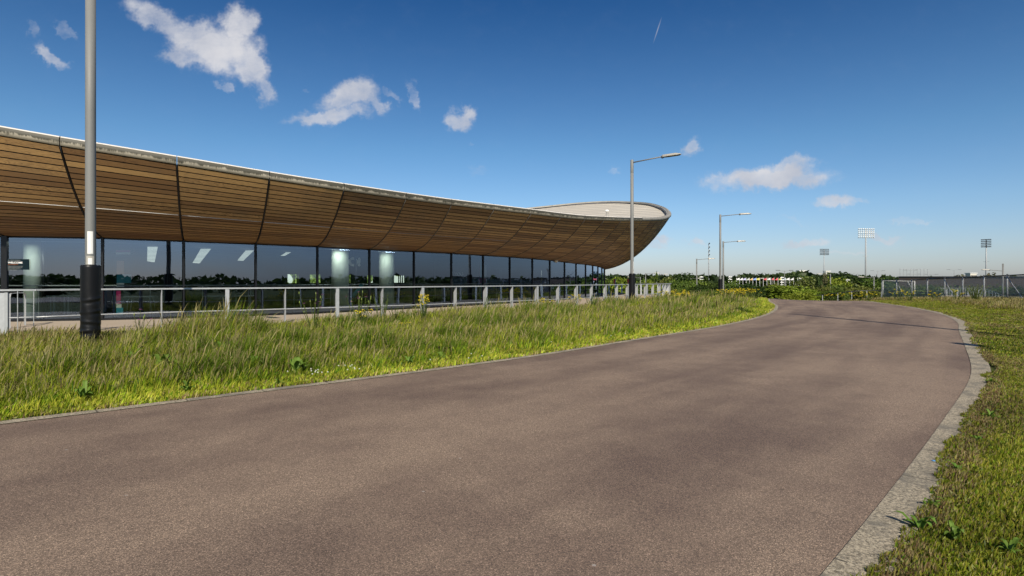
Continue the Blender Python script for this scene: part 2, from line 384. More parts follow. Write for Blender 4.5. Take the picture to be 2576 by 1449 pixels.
def catmull(P, t, closed=False):
    P = np.asarray(P, float); n = len(P); t = np.atleast_1d(np.asarray(t, float)); i = np.floor(t).astype(int); f = (t - i)[:, None]
    g = (lambda k: P[k % n]) if closed else (lambda k: P[np.clip(k, 0, n - 1)])
    a, b, c, d = g(i - 1), g(i), g(i + 1), g(i + 2)
    return .5 * (2 * b + (c - a) * f + (2 * a - 5 * b + 4 * c - d) * f ** 2 + (3 * b - a - 3 * c + d) * f ** 3)
def resample(P, n=None, step=None, fine=20):
    C = catmull(P, np.linspace(0, len(P) - 1, (len(P) - 1) * fine + 1)[:-1].tolist() + [len(P) - 1 - 1e-6])
    L = np.concatenate([[0], np.cumsum(np.linalg.norm(np.diff(C, axis=0), axis=1))])
    if step: n = max(2, int(round(L[-1] / step)) + 1)
    t = np.linspace(0, L[-1], n); return np.stack([np.interp(t, L, C[:, k]) for k in range(C.shape[1])], 1)
def offset(P, d):                                       # left-hand offset of a 2D polyline
    T = np.gradient(P, axis=0); T /= np.linalg.norm(T, axis=1)[:, None]
    return P + np.stack([-T[:, 1], T[:, 0]], 1) * d
def inpoly(X, Y, poly):
    c = np.zeros(X.shape, bool); n = len(poly)
    for i in range(n):
        x1, y1 = poly[i]; x2, y2 = poly[(i + 1) % n]
        if y1 == y2: continue
        c ^= ((y1 > Y) != (y2 > Y)) & (X < (x2 - x1) * (Y - y1) / (y2 - y1) + x1)
    return c
def pdist(X, Y, P):
    d = np.full(X.shape, 1e9)
    for a, b in zip(P[:-1], P[1:]):
        e = b - a; t = np.clip(((X - a[0]) * e[0] + (Y - a[1]) * e[1]) / (e @ e), 0, 1)
        d = np.minimum(d, np.hypot(X - a[0] - t * e[0], Y - a[1] - t * e[1]))
    return d
_tab = rng.random((256, 256))
def vnoise(x, y, s=1.0):
    x = x * s + 500; y = y * s + 500; i = np.floor(x).astype(int); j = np.floor(y).astype(int); fx = x - i; fy = y - j
    fx = fx * fx * (3 - 2 * fx); fy = fy * fy * (3 - 2 * fy); t = lambda a, b: _tab[a % 256, b % 256]
    return (t(i, j) * (1 - fx) + t(i + 1, j) * fx) * (1 - fy) + (t(i, j + 1) * (1 - fx) + t(i + 1, j + 1) * fx) * fy

# ---------------------------------------------------------------- plan curves
LEFT = np.array([(-34, -17), (-20, -6.2), (-10, 2.0), (-5.34, 5.93), (-3.42, 7.61), (-1.35, 9.45), (.75, 11.55), (3.3, 14.5), (6.67, 18.4), (9.93, 22.9), (12.9, 27.9), (16.0, 34.3), (18.4, 40.5), (21.2, 47), (23.2, 54), (24, 62), (22.5, 72), (17, 84), (9, 98)], float)
RIGHT = np.array([(-28, -24), (-14, -12.5), (-5, -4.2), (-1.2, .1), (1.62, 2.91), (4.65, 6.1), (7.45, 9.2), (10.3, 12.9), (13.3, 16.9), (16.2, 20.7), (19.2, 25.5), (22.3, 32), (24.9, 39.0), (28, 46), (30.2, 54), (31, 64), (29.5, 76), (24, 90), (15, 104)], float)
L2 = resample(LEFT, 260); R2 = resample(RIGHT, 260)
ROADPOLY = np.concatenate([L2, R2[::-1]])
RAIL = np.array([(-12.0, 13.55), (-11.15, 14.9), (-9.7, 16.25), (-7.98, 17.5), (-6.07, 18.95), (-3.5, 21.2), (-.5, 24.5), (2.35, 27.7), (5.1, 31.5), (8.7, 37.2), (11.2, 41.6), (12.35, 44.2)], float)
RAIL2 = np.array([(12.35, 44.2), (13.0, 48), (12.6, 54), (11.2, 60), (8.8, 67), (5, 74)], float)
RL = resample(RAIL, 120); RL2 = resample(RAIL2, 50)
DECKZ = .17
def fall(X, Y):
    qd = np.maximum(Y - 38, 0); f = np.where(qd < 25, .002 * qd ** 2, 1.25 + .1 * (qd - 25)); f = np.minimum(f, 6.5 + 0 * f)
    f = np.where(f > 5, 5 + 1.2 * (1 - np.exp(-(f - 5) / 1.2)), f)
    keep = np.clip((X - 8) / 8, 0, 1); keep = keep * keep * (3 - 2 * keep)
    far = np.clip((Y - 85) / 40, 0, 1)
    w = np.maximum(keep, far); w = np.where(X < -60, np.maximum(w, np.clip((-60 - X) / 60, 0, 1)), w)
    wr = 1 - .45 * np.clip((X - 30) / 8, 0, 1) * (1 - far)
    side = 5.5 * np.clip((X - 60) / 60, 0, 1) + 4 * np.clip((-25 - Y) / 60, 0, 1)
    m_ = .42 * np.exp(-((X - 19.2) ** 2 / 14 + (Y - 53) ** 2 / 60))
    return np.maximum(f * w * wr, np.minimum(side, 6)) - m_
def ground(X, Y):
    X = np.asarray(X, float); Y = np.asarray(Y, float)
    return -fall(X, Y)
def g1(x, y): return float(ground(np.array([x]), np.array([y]))[0])
_dl = None
def hump(X, Y):                                         # the verge rises a little from kerb to deck
    d = pdist(X, Y, L2[::4]); lf = (Y - np.interp(X, L2[:, 0], L2[:, 1])) > 0
    return np.where(lf & (X < 24) & (X > -30), .15 * np.clip(d / 3.5, 0, 1) ** 1.5, 0)

# ground sheet
gx = np.concatenate([np.linspace(-2500, -80, 26)[:-1], np.linspace(-80, -30, 21)[:-1], np.arange(-30, 50, .8), np.linspace(50, 140, 40), np.linspace(140, 2500, 26)[1:]])
gy = np.concatenate([np.linspace(-1200, -60, 16)[:-1], np.linspace(-60, -4, 15)[:-1], np.arange(-4, 90, .8), np.linspace(90, 160, 30), np.linspace(160, 3500, 30)[1:]])
GX, GY = np.meshgrid(gx, gy); GZ = ground(GX, GY)
near = (abs(GX) < 60) & (GY > -10) & (GY < 100)
hz = np.zeros_like(GX); hz[near] = hump(GX[near], GY[near]); GZ = GZ + hz
onroad = np.zeros(GX.shape, bool); onroad[near] = inpoly(GX[near], GY[near], ROADPOLY)
GZ = GZ - .03 * 1.0
nx, ny = len(gx), len(gy); idx = np.arange(nx * ny).reshape(ny, nx)
Fq = np.stack([idx[:-1, :-1], idx[:-1, 1:], idx[1:, 1:], idx[1:, :-1]], -1).reshape(-1, 4)
o = nmesh('ground', np.stack([GX, GY, GZ], -1).reshape(-1, 3), Fq, np.zeros((0, 3), int), np.ones((nx * ny, 3)), M['soil']); tag(o, kind='structure')
# road sheet and flush kerbs
def strip(A, B, name, m, z, nc=1, kind='structure'):
    n = len(A); V = []; 
    for k in range(nc + 1):
        t = k / nc; P = A * (1 - t) + B * t; V.append(np.column_stack([P, ground(P[:, 0], P[:, 1]) + z]))
    V = np.concatenate(V); al = np.concatenate([[0], np.cumsum(np.linalg.norm(np.diff(A, axis=0), axis=1))]); cc = np.array([(k / nc, al[i], 0) for k in range(nc + 1) for i in range(n)]); Fq = [(k * n + i, (k + 1) * n + i, (k + 1) * n + i + 1, k * n + i + 1) for k in range(nc) for i in range(n - 1)]
    return tag(nmesh(name, V, np.array(Fq), np.zeros((0, 3), int), cc, m), kind=kind)
strip(L2, R2, 'road', M['asphalt'], 0.0, 10)
strip(offset(L2, .16), offset(L2, -.02), 'kerb_strip', M['kerb'], .008)
strip(offset(R2, .02), offset(R2, -.235), 'kerb_strip', M['kerb'], .008)

# ---------------------------------------------------------------- building outline
raw = [(12, 18.4, 2.97, -199, 284, 15.4), (258, 19.1, 2.97, 152, 343, 16.2), (462, 20.15, 2.94, 445, 391.8, 17.45), (643, 21.4, 2.92, 677, 431, 18.95),
       (798, 22.9, 2.91, 864, 460.5, 20.5), (929, 24.9, 2.91, 1020, 484, 22.6), (1041, 26.9, 2.92, 1134, 500, 24.7), (1135, 28.8, 2.92, 1241, 513.6, 26.8),
       (1215, 31, 2.92, 1334, 525, 29), (1282, 33.2, 2.92, 1409, 534.7, 31.3), (1339, 35.2, 2.9, 1470, 541, 33.6), (1383, 37.2, 2.87, 1518, 543.5, 35.8),
       (1420, 39.3, 2.82, 1561, 545.5, 38.1), (1449, 41.5, 2.79, 1588, 546, 40.6), (1473, 43.8, 2.78, 1614, 546.6, 43.1), (1491, 46.1, 2.76, 1637, 546.8, 45.6),
       (1504, 48.5, 2.75, 1653, 546.8, 48.3), (1514, 50.9, 2.69, 1666, 546, 51.3), (1520, 53.3, 2.63, 1676, 544, 55)]
BM = []; BR = []
for (xm, dm, zt, xr, yr, dr) in raw: BM.append(tuple(at(xm, dm, zt))); BR.append(tuple(at(xr, dr, py=yr)))
for (m_, xr, yr, dr) in [((9.1, 55.9, 2.62), 1683, 541, 59.5), ((9.1, 58.6, 2.62), 1686.5, 536.8, 65), ((8.7, 61.4, 2.62), 1683, 530, 71), ((7.8, 64.2, 2.62), 1670, 520.6, 79),
                         ((6.2, 67, 2.7), 1638, 511, 87), ((3.6, 70, 2.8), 1597, 507.5, 93), ((-.4, 73, 2.9), 1540, 506, 97), ((-6, 76, 3), 1475, 508.6, 99), ((-14, 78, 3), 1388, 516.7, 100)]:
    BM.append(m_); BR.append(tuple(at(xr, dr, py=yr)))
for m_, r_ in [((-24, 79, 3), (-10, 98, 12.6)), ((-34, 77, 3), (-28, 93, 9.6)), ((-44, 71, 3), (-46, 84, 8.6)), ((-52, 60, 3), (-60, 68, 9.5)), ((-54, 48, 3), (-66, 50, 11.5)),
               ((-52, 38, 3), (-62, 33, 11.5)), ((-45, 29.5, 3), (-51, 21, 10)), ((-37, 23.6, 3), (-40.5, 16.4, 8.6)), ((-30, 20.3, 3), (-31.5, 14.2, 7.6)), ((-24.5, 18.7, 3), (-25, 14.2, 6.9)), ((-20.3, 18.2, 3), (-20.4, 14.7, 6.45))]:
    BM.append(m_); BR.append(r_)
NB = len(BM); NV = 22                                    # panels 0..NV face the camera
TR = .27
def edgeM(t): return catmull(BM, t, True)
def edgeR(t): return catmull(BR, t, True)
def shell(t, v, off=0.0, top=0.0):
    m = edgeM(t)[0]; r = edgeR(t)[0].copy(); r[2] -= TR; c = m + (r - m) * np.array([.52, .52, .10])
    v = np.clip(v, 0, 1); p = m * (1 - v) ** 2 + 2 * c * v * (1 - v) + r * v * v
    if off:
        dv = 2 * (1 - v) * (c - m) + 2 * v * (r - c); du = (edgeM(t + .02)[0] - edgeM(t - .02)[0]) * (1 - v) + (edgeR(t + .02)[0] - edgeR(t - .02)[0]) * v
        n = np.cross(dv, du); n /= np.linalg.norm(n)
        out = r - m; out[2] = -.6
        if n @ out < 0: n = -n
        p = p + n * off
    return p
velo = thing('velodrome', 'long low arena with curving timber clad eaves over a glass wall', 'sports arena', (-15, 40, DECKZ))
def vcol(a, b, c): return (a, b, c)
for i in range(NB):
    mb = MB(); vis = i < 27 or i == NB - 1
    ln = np.linalg.norm(shell(i + .5, 1) - shell(i + .5, .5)) + np.linalg.norm(shell(i + .5, .5) - shell(i + .5, 0))
    rows = int(round(ln / .165)) if vis else 14
    if 0 <= i < 19: rows = [24, 24, 24, 24, 24, 24, 24, 24, 25, 26, 27, 28, 30, 31, 33, 34, 36, 38, 40][i]
    K = 4 if vis else 2; u0 = i * 2.4
    wid = np.linalg.norm(shell(i + 1, .5) - shell(i, .5))
    g = .012; gap = .082
    for j in range(rows):
        v0, v1 = (j + gap) / rows, (j + 1 - gap) / rows
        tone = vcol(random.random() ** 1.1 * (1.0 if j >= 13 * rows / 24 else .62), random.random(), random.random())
        us = [i + g + (1 - 2 * g) * k / K for k in range(K + 1)]
        if vis:
            V = []; U = []
            for (v, of) in ((v0, 0), (v0, .024), (v1, .024), (v1, 0)):
                for k, t in enumerate(us): V.append(shell(t, v, of + .001)); U.append((u0 + wid * k / K, v * ln))
            n = K + 1
            Fs = [(r * n + k, r * n + k + 1, (r + 1) * n + k + 1, (r + 1) * n + k) for r in range(3) for k in range(K)]
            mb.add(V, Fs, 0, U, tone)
            for e_ in list(range(len(mb.mi) - 3 * K, len(mb.mi) - 2 * K)) + list(range(len(mb.mi) - K, len(mb.mi))): mb.mi[e_] = 1  # plank edges made black: groove shade put into the colour
    V = []; U = []
    NVv = 12
    for a in range(NVv + 1):
        for k in range(K + 1): V.append(shell(i + k / K, a / NVv)); U.append((u0 + wid * k / K, a / NVv * ln))
    n = K + 1
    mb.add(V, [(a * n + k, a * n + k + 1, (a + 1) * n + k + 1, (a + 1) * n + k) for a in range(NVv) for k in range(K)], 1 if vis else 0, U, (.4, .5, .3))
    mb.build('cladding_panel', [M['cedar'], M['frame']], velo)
# ribs between the panels
for i in list(range(0, 26)):
    mb = MB(); mb.tube([shell(i, v, .032) for v in np.linspace(.0, 1, 16)], .015 if i < 8 else .02, 6)
    mb.build('rib', M['frame'] if i < 5 else M['rib'], velo)
# thin bright joint line along the cladding
for i in range(0, 8):
    mb = MB(); mb.tube([shell(i + .02 + .96 * k / 4, 13 / 24, .03) for k in range(5)], .007 if i < 4 else .005, 5)
    mb.build('joint_strip', M['white'] if i < 4 else M['galv'], velo)
# roof trim: one length per bay
for i in range(NB):
    mb = MB(); K = 4; prof = [(-.02, -TR, 0), (.05, -TR + .0, .0), (.075, -TR * .5, .46), (.06, -.05, .76), (.03, -.008, .86), (-.03, .01, .95), (-.22, .0, 1), (-.30, -.03, 1), (-.30, -.25, 1)]
    V = []; U = []
    for k in range(K + 1):
        t = i + .004 + .992 * k / K; r = edgeR(t)[0]; d = edgeR(t + .02)[0] - edgeR(t - .02)[0]; nn = np.array([d[1], -d[0], 0]); nn /= np.linalg.norm(nn)
        if nn[:2] @ (r - edgeM(t)[0])[:2] < 0: nn = -nn
        sc = 1.0 if i < 14 or i > 27 else 1 + min(.7, (i - 13) * .08)
        for (o_, z_, uy) in prof: V.append(r + nn * o_ * sc + np.array([0, 0, z_])); U.append(((i + k / K) * 2.4 + .001, uy))
    n = len(prof); mb.add(V, [(k * n + a, k * n + a + 1, (k + 1) * n + a + 1, (k + 1) * n + a) for k in range(K) for a in range(n - 1)], 0, U, None, True)
    mb.build('roof_trim', M['trim'] if i < 14 or i > 35 else M['trim_far'], velo)
# roof skin: saddle
mb = MB(); nr = 10; NT_ = NB * 3; Cc = np.array([-22, 50, 4.6]); V = []
for a in range(nr + 1):
    sfr = 1 - a / nr
    for k in range(NT_):
        r = edgeR(k / 3)[0]; p = Cc + (r - Cc) * sfr * .994; p[2] = Cc[2] + (r[2] - .42 - Cc[2]) * sfr ** 1.25; V.append(p)
mb.add(V, [(a * NT_ + k, a * NT_ + (k + 1) % NT_, (a + 1) * NT_ + (k + 1) % NT_, (a + 1) * NT_ + k) for a in range(nr) for k in range(NT_)], 0, None, None, True)
mb.build('roof', M['roof'], velo)
# inner parapet lining (dark)
mb = MB(); V = []
for k in range(14 * 6 + 1):
    t = 17 + k / 6; r = edgeR(t)[0]; m_ = edgeM(t)[0]; d = (m_ - r); d[2] = 0; d /= np.linalg.norm(d)
    V += [r + d * .42 + np.array([0, 0, -.02]), r + d * .62 + np.array([0, 0, -.75])]
mb.add(V, [(2 * k, 2 * k + 1, 2 * k + 3, 2 * k + 2) for k in range(14 * 6)], 0)
mb.build('parapet_lining', M['rubber'], velo)
# roof vent
vp = at(1527, 52, py=533); mb = MB(); mb.lathe([(.12, -.5), (.12, .0), (.2, .02), (.2, .12), (.05, .2)], vp, 10)
mb.build('roof_vent', M['white'], velo)
# glazing
PANES = list(range(NB - 1, NB)) + list(range(0, 24))
extra = {2: [424], 5: [], 6: []}
for i in PANES:
    a = np.array(BM[i % NB]); b = np.array(BM[(i + 1) % NB]); d = b - a; d[2] = 0; L = np.linalg.norm(d); d /= L; nn = np.array([-d[1], d[0], 0])
    pane = MB(); a0 = a + d * .05; b0 = b - d * .05
    V = []
    for o_ in (0, .02):
        V += [(a0[0] + nn[0] * o_, a0[1] + nn[1] * o_, DECKZ + .03), (b0[0] + nn[0] * o_, b0[1] + nn[1] * o_, DECKZ + .03), (b0[0] + nn[0] * o_, b0[1] + nn[1] * o_, b[2] - .05), (a0[0] + nn[0] * o_, a0[1] + nn[1] * o_, a[2] - .05)]
    pane.add(V, [(0, 1, 2, 3)], 0)
    pane.build('glass_pane', M['glass'], velo)
    fr = MB(); mid = (a + b) / 2
    fr.tube([(a[0], a[1], a[2] - .03), (b[0], b[1], b[2] - .03)], .045, 4); fr.build('head_rail', M['frame'], velo); fr = MB()
    fr.box((mid[0], mid[1], DECKZ + .03), (L, .07, .10), math.atan2(d[1], d[0])); fr.build('sill_rail', M['frame'], velo)
    mu = MB(); mu.box((a[0], a[1], (DECKZ + a[2]) / 2), (.055 if i not in (0,) else .16, .12, a[2] - DECKZ - .002), math.atan2(d[1], d[0])); mu.build('mullion', M['frame'], velo)
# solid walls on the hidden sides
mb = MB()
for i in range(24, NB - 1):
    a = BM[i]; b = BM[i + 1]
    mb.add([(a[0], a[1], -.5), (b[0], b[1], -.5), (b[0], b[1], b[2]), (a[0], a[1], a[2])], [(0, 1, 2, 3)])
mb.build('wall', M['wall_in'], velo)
# interior: floor, ceiling, back wall follow the glass line
MI = np.array([b[:2] for b in BM]); 
seq = [NB - 3, NB - 2, NB - 1] + list(range(0, 25)); A = MI[seq]; T = np.gradient(A, axis=0); T /= np.linalg.norm(T, axis=1)[:, None]; NI = np.stack([-T[:, 1], T[:, 0]], 1)
back = A + NI * 7.5
cen = np.array([-22.0, 50.0]); back = A + (cen - A) / np.linalg.norm(cen - A, axis=1)[:, None] * 10.5
def band(P, Q, zp, zq, name, m, par=velo):
    mb = MB(); n = len(P); V = [(p[0], p[1], zp if np.isscalar(zp) else zp[k]) for k, p in enumerate(P)] + [(p[0], p[1], zq if np.isscalar(zq) else zq[k]) for k, p in enumerate(Q)]
    mb.add(V, [(i, i + 1, n + i + 1, n + i) for i in range(n - 1)]); return mb.build(name, m, par)
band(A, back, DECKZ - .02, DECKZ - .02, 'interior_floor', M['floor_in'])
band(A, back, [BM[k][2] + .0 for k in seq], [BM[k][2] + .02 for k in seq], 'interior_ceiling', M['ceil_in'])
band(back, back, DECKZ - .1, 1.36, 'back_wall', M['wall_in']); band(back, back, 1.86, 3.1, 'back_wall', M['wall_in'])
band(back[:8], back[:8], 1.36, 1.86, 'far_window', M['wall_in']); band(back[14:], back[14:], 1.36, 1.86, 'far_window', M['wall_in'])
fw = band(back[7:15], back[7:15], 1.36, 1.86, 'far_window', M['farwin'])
mb = MB()
for i in range(60):
    t = i / 59; P = back[7] * (1 - t) + back[14] * t; k = 7 + t * 7; P = catmull(back, k)[0]; P = P - (P - cen) / np.linalg.norm(P - cen) * -.1
    if random.random() < .55: mb.box((P[0], P[1], 1.61), (random.choice([.05, .06, .35, .6]), .06, .52), .7)
mb.build('window_bars', M['wall_in'], velo)
# inner handrail
ri = A[1:14] + NI[1:14] * .9
mb = MB(); rr = resample(ri, 40); mb.tube([(p[0], p[1], 1.33) for p in rr], .022, 6); mb.tube([(p[0], p[1], 1.22) for p in rr], .01, 5)
for p in rr[::2]: mb.box((p[0], p[1], .75), (.02, .02, 1.14))
mb.build('inner_handrail', M['galv'], velo)
mb = MB(); r3 = resample(A[2:16] + NI[2:16] * .3, 50); mb.tube([(p[0], p[1], 2.80) for p in r3], .014, 5); mb.build('blind_rail', M['galv'], velo)
def spot(p, e):  # fill light added to brighten the indoor columns, not a seen fitting
    l = bpy.data.lights.new('column_fill_light', 'AREA'); l.energy = e; l.shape = 'RECTANGLE'; l.size = 1.1; l.size_y = .4; l.color = (.95, 1, .93)
    o = bpy.data.objects.new('column_fill_light', l); COL.objects.link(o); o.parent = velo; o.location = Vector(p) - velo.location
for (px, D) in ((84, 19.5), (853, 23.9), (972, 25.8)):
    p = at(px, D, 2.8); spot(p, 13)
# interior columns, lights
for (px, D, r) in ((82, 20.3, .26), (855.5, 24.6, .36), (972.6, 26.6, .345)):
    p = at(px, D, 0); mb = MB(); mb.lathe([(r, DECKZ), (r, 2.86)], (p[0], p[1], 0), 28); mb.build('column', M['column'], velo)
def panelpx(c, D, name, m):
    V = [at(x, D + dd, py=y) for x, y, dd in c]; mb = MB(); mb.add(V, [(0, 1, 2, 3)])
    mb.build(name, m, velo)
m, q = mat('louvred_light'); M['louvre'] = m
tc = q.new('ShaderNodeTexCoord').outputs['Object']; s = q.new('ShaderNodeSeparateXYZ', i_0=tc)
e = q.new('ShaderNodeEmission', i_0=(.62, .66, .62), i_1=q.math('ADD', .25, q.math('MULTIPLY', q.math('GREATER_THAN', q.math('FRACT', q.math('MULTIPLY', s.outputs[2], 16)), .35), .75)))
outp(q, e.outputs[0])
panelpx([(370, 657, 0), (389, 660, 0), (397, 621, 2), (371, 620, 2)], 23, 'ceiling_light', M['louvre'])
panelpx([(484, 662, 0), (502, 663, 0), (531, 626, 2), (505, 626, 2)], 24, 'ceiling_light', M['louvre'])
panelpx([(597, 655, 0), (612, 656, 0), (640, 629, 2), (618, 630, 2)], 25, 'ceiling_light', M['louvre'])
panelpx([(705, 644, 0), (716, 644, 0), (736, 632.5, 2), (722, 633, 2)], 27, 'ceiling_light', M['louvre'])
for (px, py) in ((385, 605), (402, 613), (545, 620), (548, 613), (700, 621), (780, 628), (1060, 641), (1085, 637), (1122, 641), (1170, 645), (935, 635), (1210, 648)):
    D = 23 + (px - 385) / 840 * 14; p = at(px, D, py=py); mb = MB(); mb.box(p, (.09, .09, .015)); mb.build('downlight', M['downlight'], velo)
for px_, D_ in ((112, 20.0), (262, 20.6), (424, 21.2), (896, 26.0), (1093, 30.5)):
    p = at(px_, D_, 0); mb = MB(); mb.tube([(p[0], p[1], DECKZ), (p[0] - .05, p[1], 2.9)], .06, 8); mb.build('indoor_post', M['frame'], velo)
# security dome under the eaves
p = at(1398, 38.0, py=656); mb = MB(); mb.lathe([(.03, .12), (.16, .1), (.17, .0), (.12, -.08), (.03, -.12)][::-1], p, 12); mb.build('camera_dome', M['cream'], velo)

# deck
deckout = offset(RL, -.75); dk = np.concatenate([np.array([(-33, 9.0), (-22, 11.0), (-14.8, 12.2)]), deckout[6:], offset(RL2, -.5)[2:], np.array([(-6, 79), (-14, 78.2)]), MI[:27][::-1], MI[[NB - 1, NB - 2, NB - 3]]])
mb = MB(); n = len(dk)
import mathutils
tri = mathutils.geometry.tessellate_polygon([[Vector((p[0], p[1], 0)) for p in dk]])
mb.add([(p[0], p[1], DECKZ) for p in dk], [t for t in tri]); mb.add([(p[0], p[1], DECKZ) for p in dk] + [(p[0], p[1], -3.0 if False else -.6) for p in dk], [(i, (i + 1) % n, n + (i + 1) % n, n + i) for i in range(n)])
tag(mb.build('deck_path', M['deck']), kind='structure')
DECKPOLY = dk
EDGE = MB(); eo = deckout[6:]; ei = offset(RL, -.62)[6:]; n = len(eo)
EDGE.add([(p[0], p[1], DECKZ + .012) for p in eo] + [(p[0], p[1], DECKZ + .012) for p in ei], [(i, i + 1, n + i + 1, n + i) for i in range(n - 1)])
tag(EDGE.build('deck_edging', M['kerb']), kind='structure')

# ---------------------------------------------------------------- railings
def post_plate(p, d, h=1.08, z0=DECKZ, flip=1):          # d = rail direction; the plate stands across it
    a = Vector((-d[1], d[0], 0)).normalized() * flip; mb = MB()
    mb.prism([(.03, 0), (-.14, 0), (-.14, h * .80), (-.03, h), (.03, h)], .014, (p[0], p[1], z0), -a, (0, 0, 1)); return mb, a
def railing(P, name, label, z0=DECKZ, h=1.1, spacing=1.66, first=0.0, tube_r=.032, lower=.43, flange=True, group=None, mtop='galv'):
    root = thing(name, label, 'railing', (P[0][0], P[0][1], z0), group)
    L = np.concatenate([[0], np.cumsum(np.linalg.norm(np.diff(P, axis=0), axis=1))])
    mb = MB(); top = [(p[0], p[1], z0 + h) for p in P]
    for i in range(len(P) - 1):
        a, b = P[i], P[i + 1]; d = b - a; l = np.linalg.norm(d); mid = (a + b) / 2
        mb.box((mid[0], mid[1], z0 + h), (l + .004, .075, .042), math.atan2(d[1], d[0]))
    mb.build('top_rail', M[mtop], root)
    mb = MB(); mb.tube([(p[0], p[1], z0 + lower) for p in P], .017, 8); mb.build('lower_rail', M['galv'], root)
    s = first; k = 0
    while s < L[-1]:
        p = np.array([np.interp(s, L, P[:, 0]), np.interp(s, L, P[:, 1])]); e = min(s + .1, L[-1]); d = np.array([np.interp(e, L, P[:, 0]), np.interp(e, L, P[:, 1])]) - p
        if np.linalg.norm(d) < 1e-6: d = P[-1] - P[-2]
        mb, a = post_plate(p, d, h - .02, z0)
        if flange and k % 2 == 0:
            dd = Vector((d[0], d[1], 0)).normalized(); mb.prism([(-.055, 0), (.055, 0), (.055, h - .03), (-.055, h - .03)], .014, (p[0] + a[0] * -.04, p[1] + a[1] * -.04, z0), dd, (0, 0, 1))
            mb.box((p[0], p[1], z0 + .012), (.26, .2, .02), math.atan2(d[1], d[0]))
        mb.build('post', M['galv'], root); s += spacing; k += 1
    return root
RLm = resample(np.concatenate([[(-11.75, 14.05)], RAIL[1:]]), 84)
railing(RLm, 'railing', 'long grey steel railing curving along the deck above the verge', first=1.08, spacing=1.68)
railing(resample(RAIL2, 30), 'railing', 'farther railing turning back behind the deck corner', first=1.6, spacing=1.5, flange=False, mtop='galv_dull')
railing(resample(np.array([(-19.5, 12.6), (-15, 13.2), (-12.3, 13.62)]), 12), 'railing', 'short railing length at the left edge by the corner plate', first=.6, spacing=9, flange=False, mtop='galv_dull')
railing(resample(np.array([(-12.3, 13.62), (-12.05, 13.8), (-11.75, 14.05)]), 8), 'railing', 'railing corner piece left of the lamp post', first=.35, spacing=.30, flange=False, mtop='galv')
# hoop on the deck
hp = thing('bike_hoop', 'grey flat bar hoop standing on the deck at far left', 'hoop', tuple(at(24, 15.9, DECKZ)))
mb = MB(); a = at(23, 15.9, 0); b = at(62, 17.0, 0)
V = []; pathp = [(0, 0), (0, .88), (.03, .95), (.1, .98), (.9, .98), (.97, .95), (1, .88), (1, 0)]
for (t, z) in pathp:
    p = a.lerp(b, t); 
    for w in (-.06, .06): V.append((p[0] + w * 1.0, p[1] - w * .8, DECKZ + z))
    for w in (-.06, .06): V.append((p[0] + w * 1.0 + .012, p[1] - w * .8 + .012, DECKZ + z - (.012 if .05 < t < .95 else 0)))
mb.add(V, sum([[(4 * i, 4 * i + 1, 4 * i + 5, 4 * i + 4), (4 * i + 2, 4 * i + 6, 4 * i + 7, 4 * i + 3), (4 * i, 4 * i + 4, 4 * i + 6, 4 * i + 2), (4 * i + 1, 4 * i + 3, 4 * i + 7, 4 * i + 5)] for i in range(len(pathp) - 1)], []))
mb.build('bar', M['galv'], hp)
# end plate post at the left edge
ep = thing('end_post', 'wide grey steel end plate at the left edge of the photo', 'post', tuple(at(8, 13.0, 0)))
mb = MB(); mb.prism([(-.22, -.1), (.1, -.1), (.1, 1.22), (-.05, 1.22), (-.22, .9)], .05, at(4, 13.0, 0), (.95, .3, 0), (0, 0, 1)); mb.build('plate', M['galv'], ep)
mb = MB(); mb.box(at(17, 12.9, .56), (.06, .06, 1.34), .3); mb.build('post', M['galv_dull'], ep)

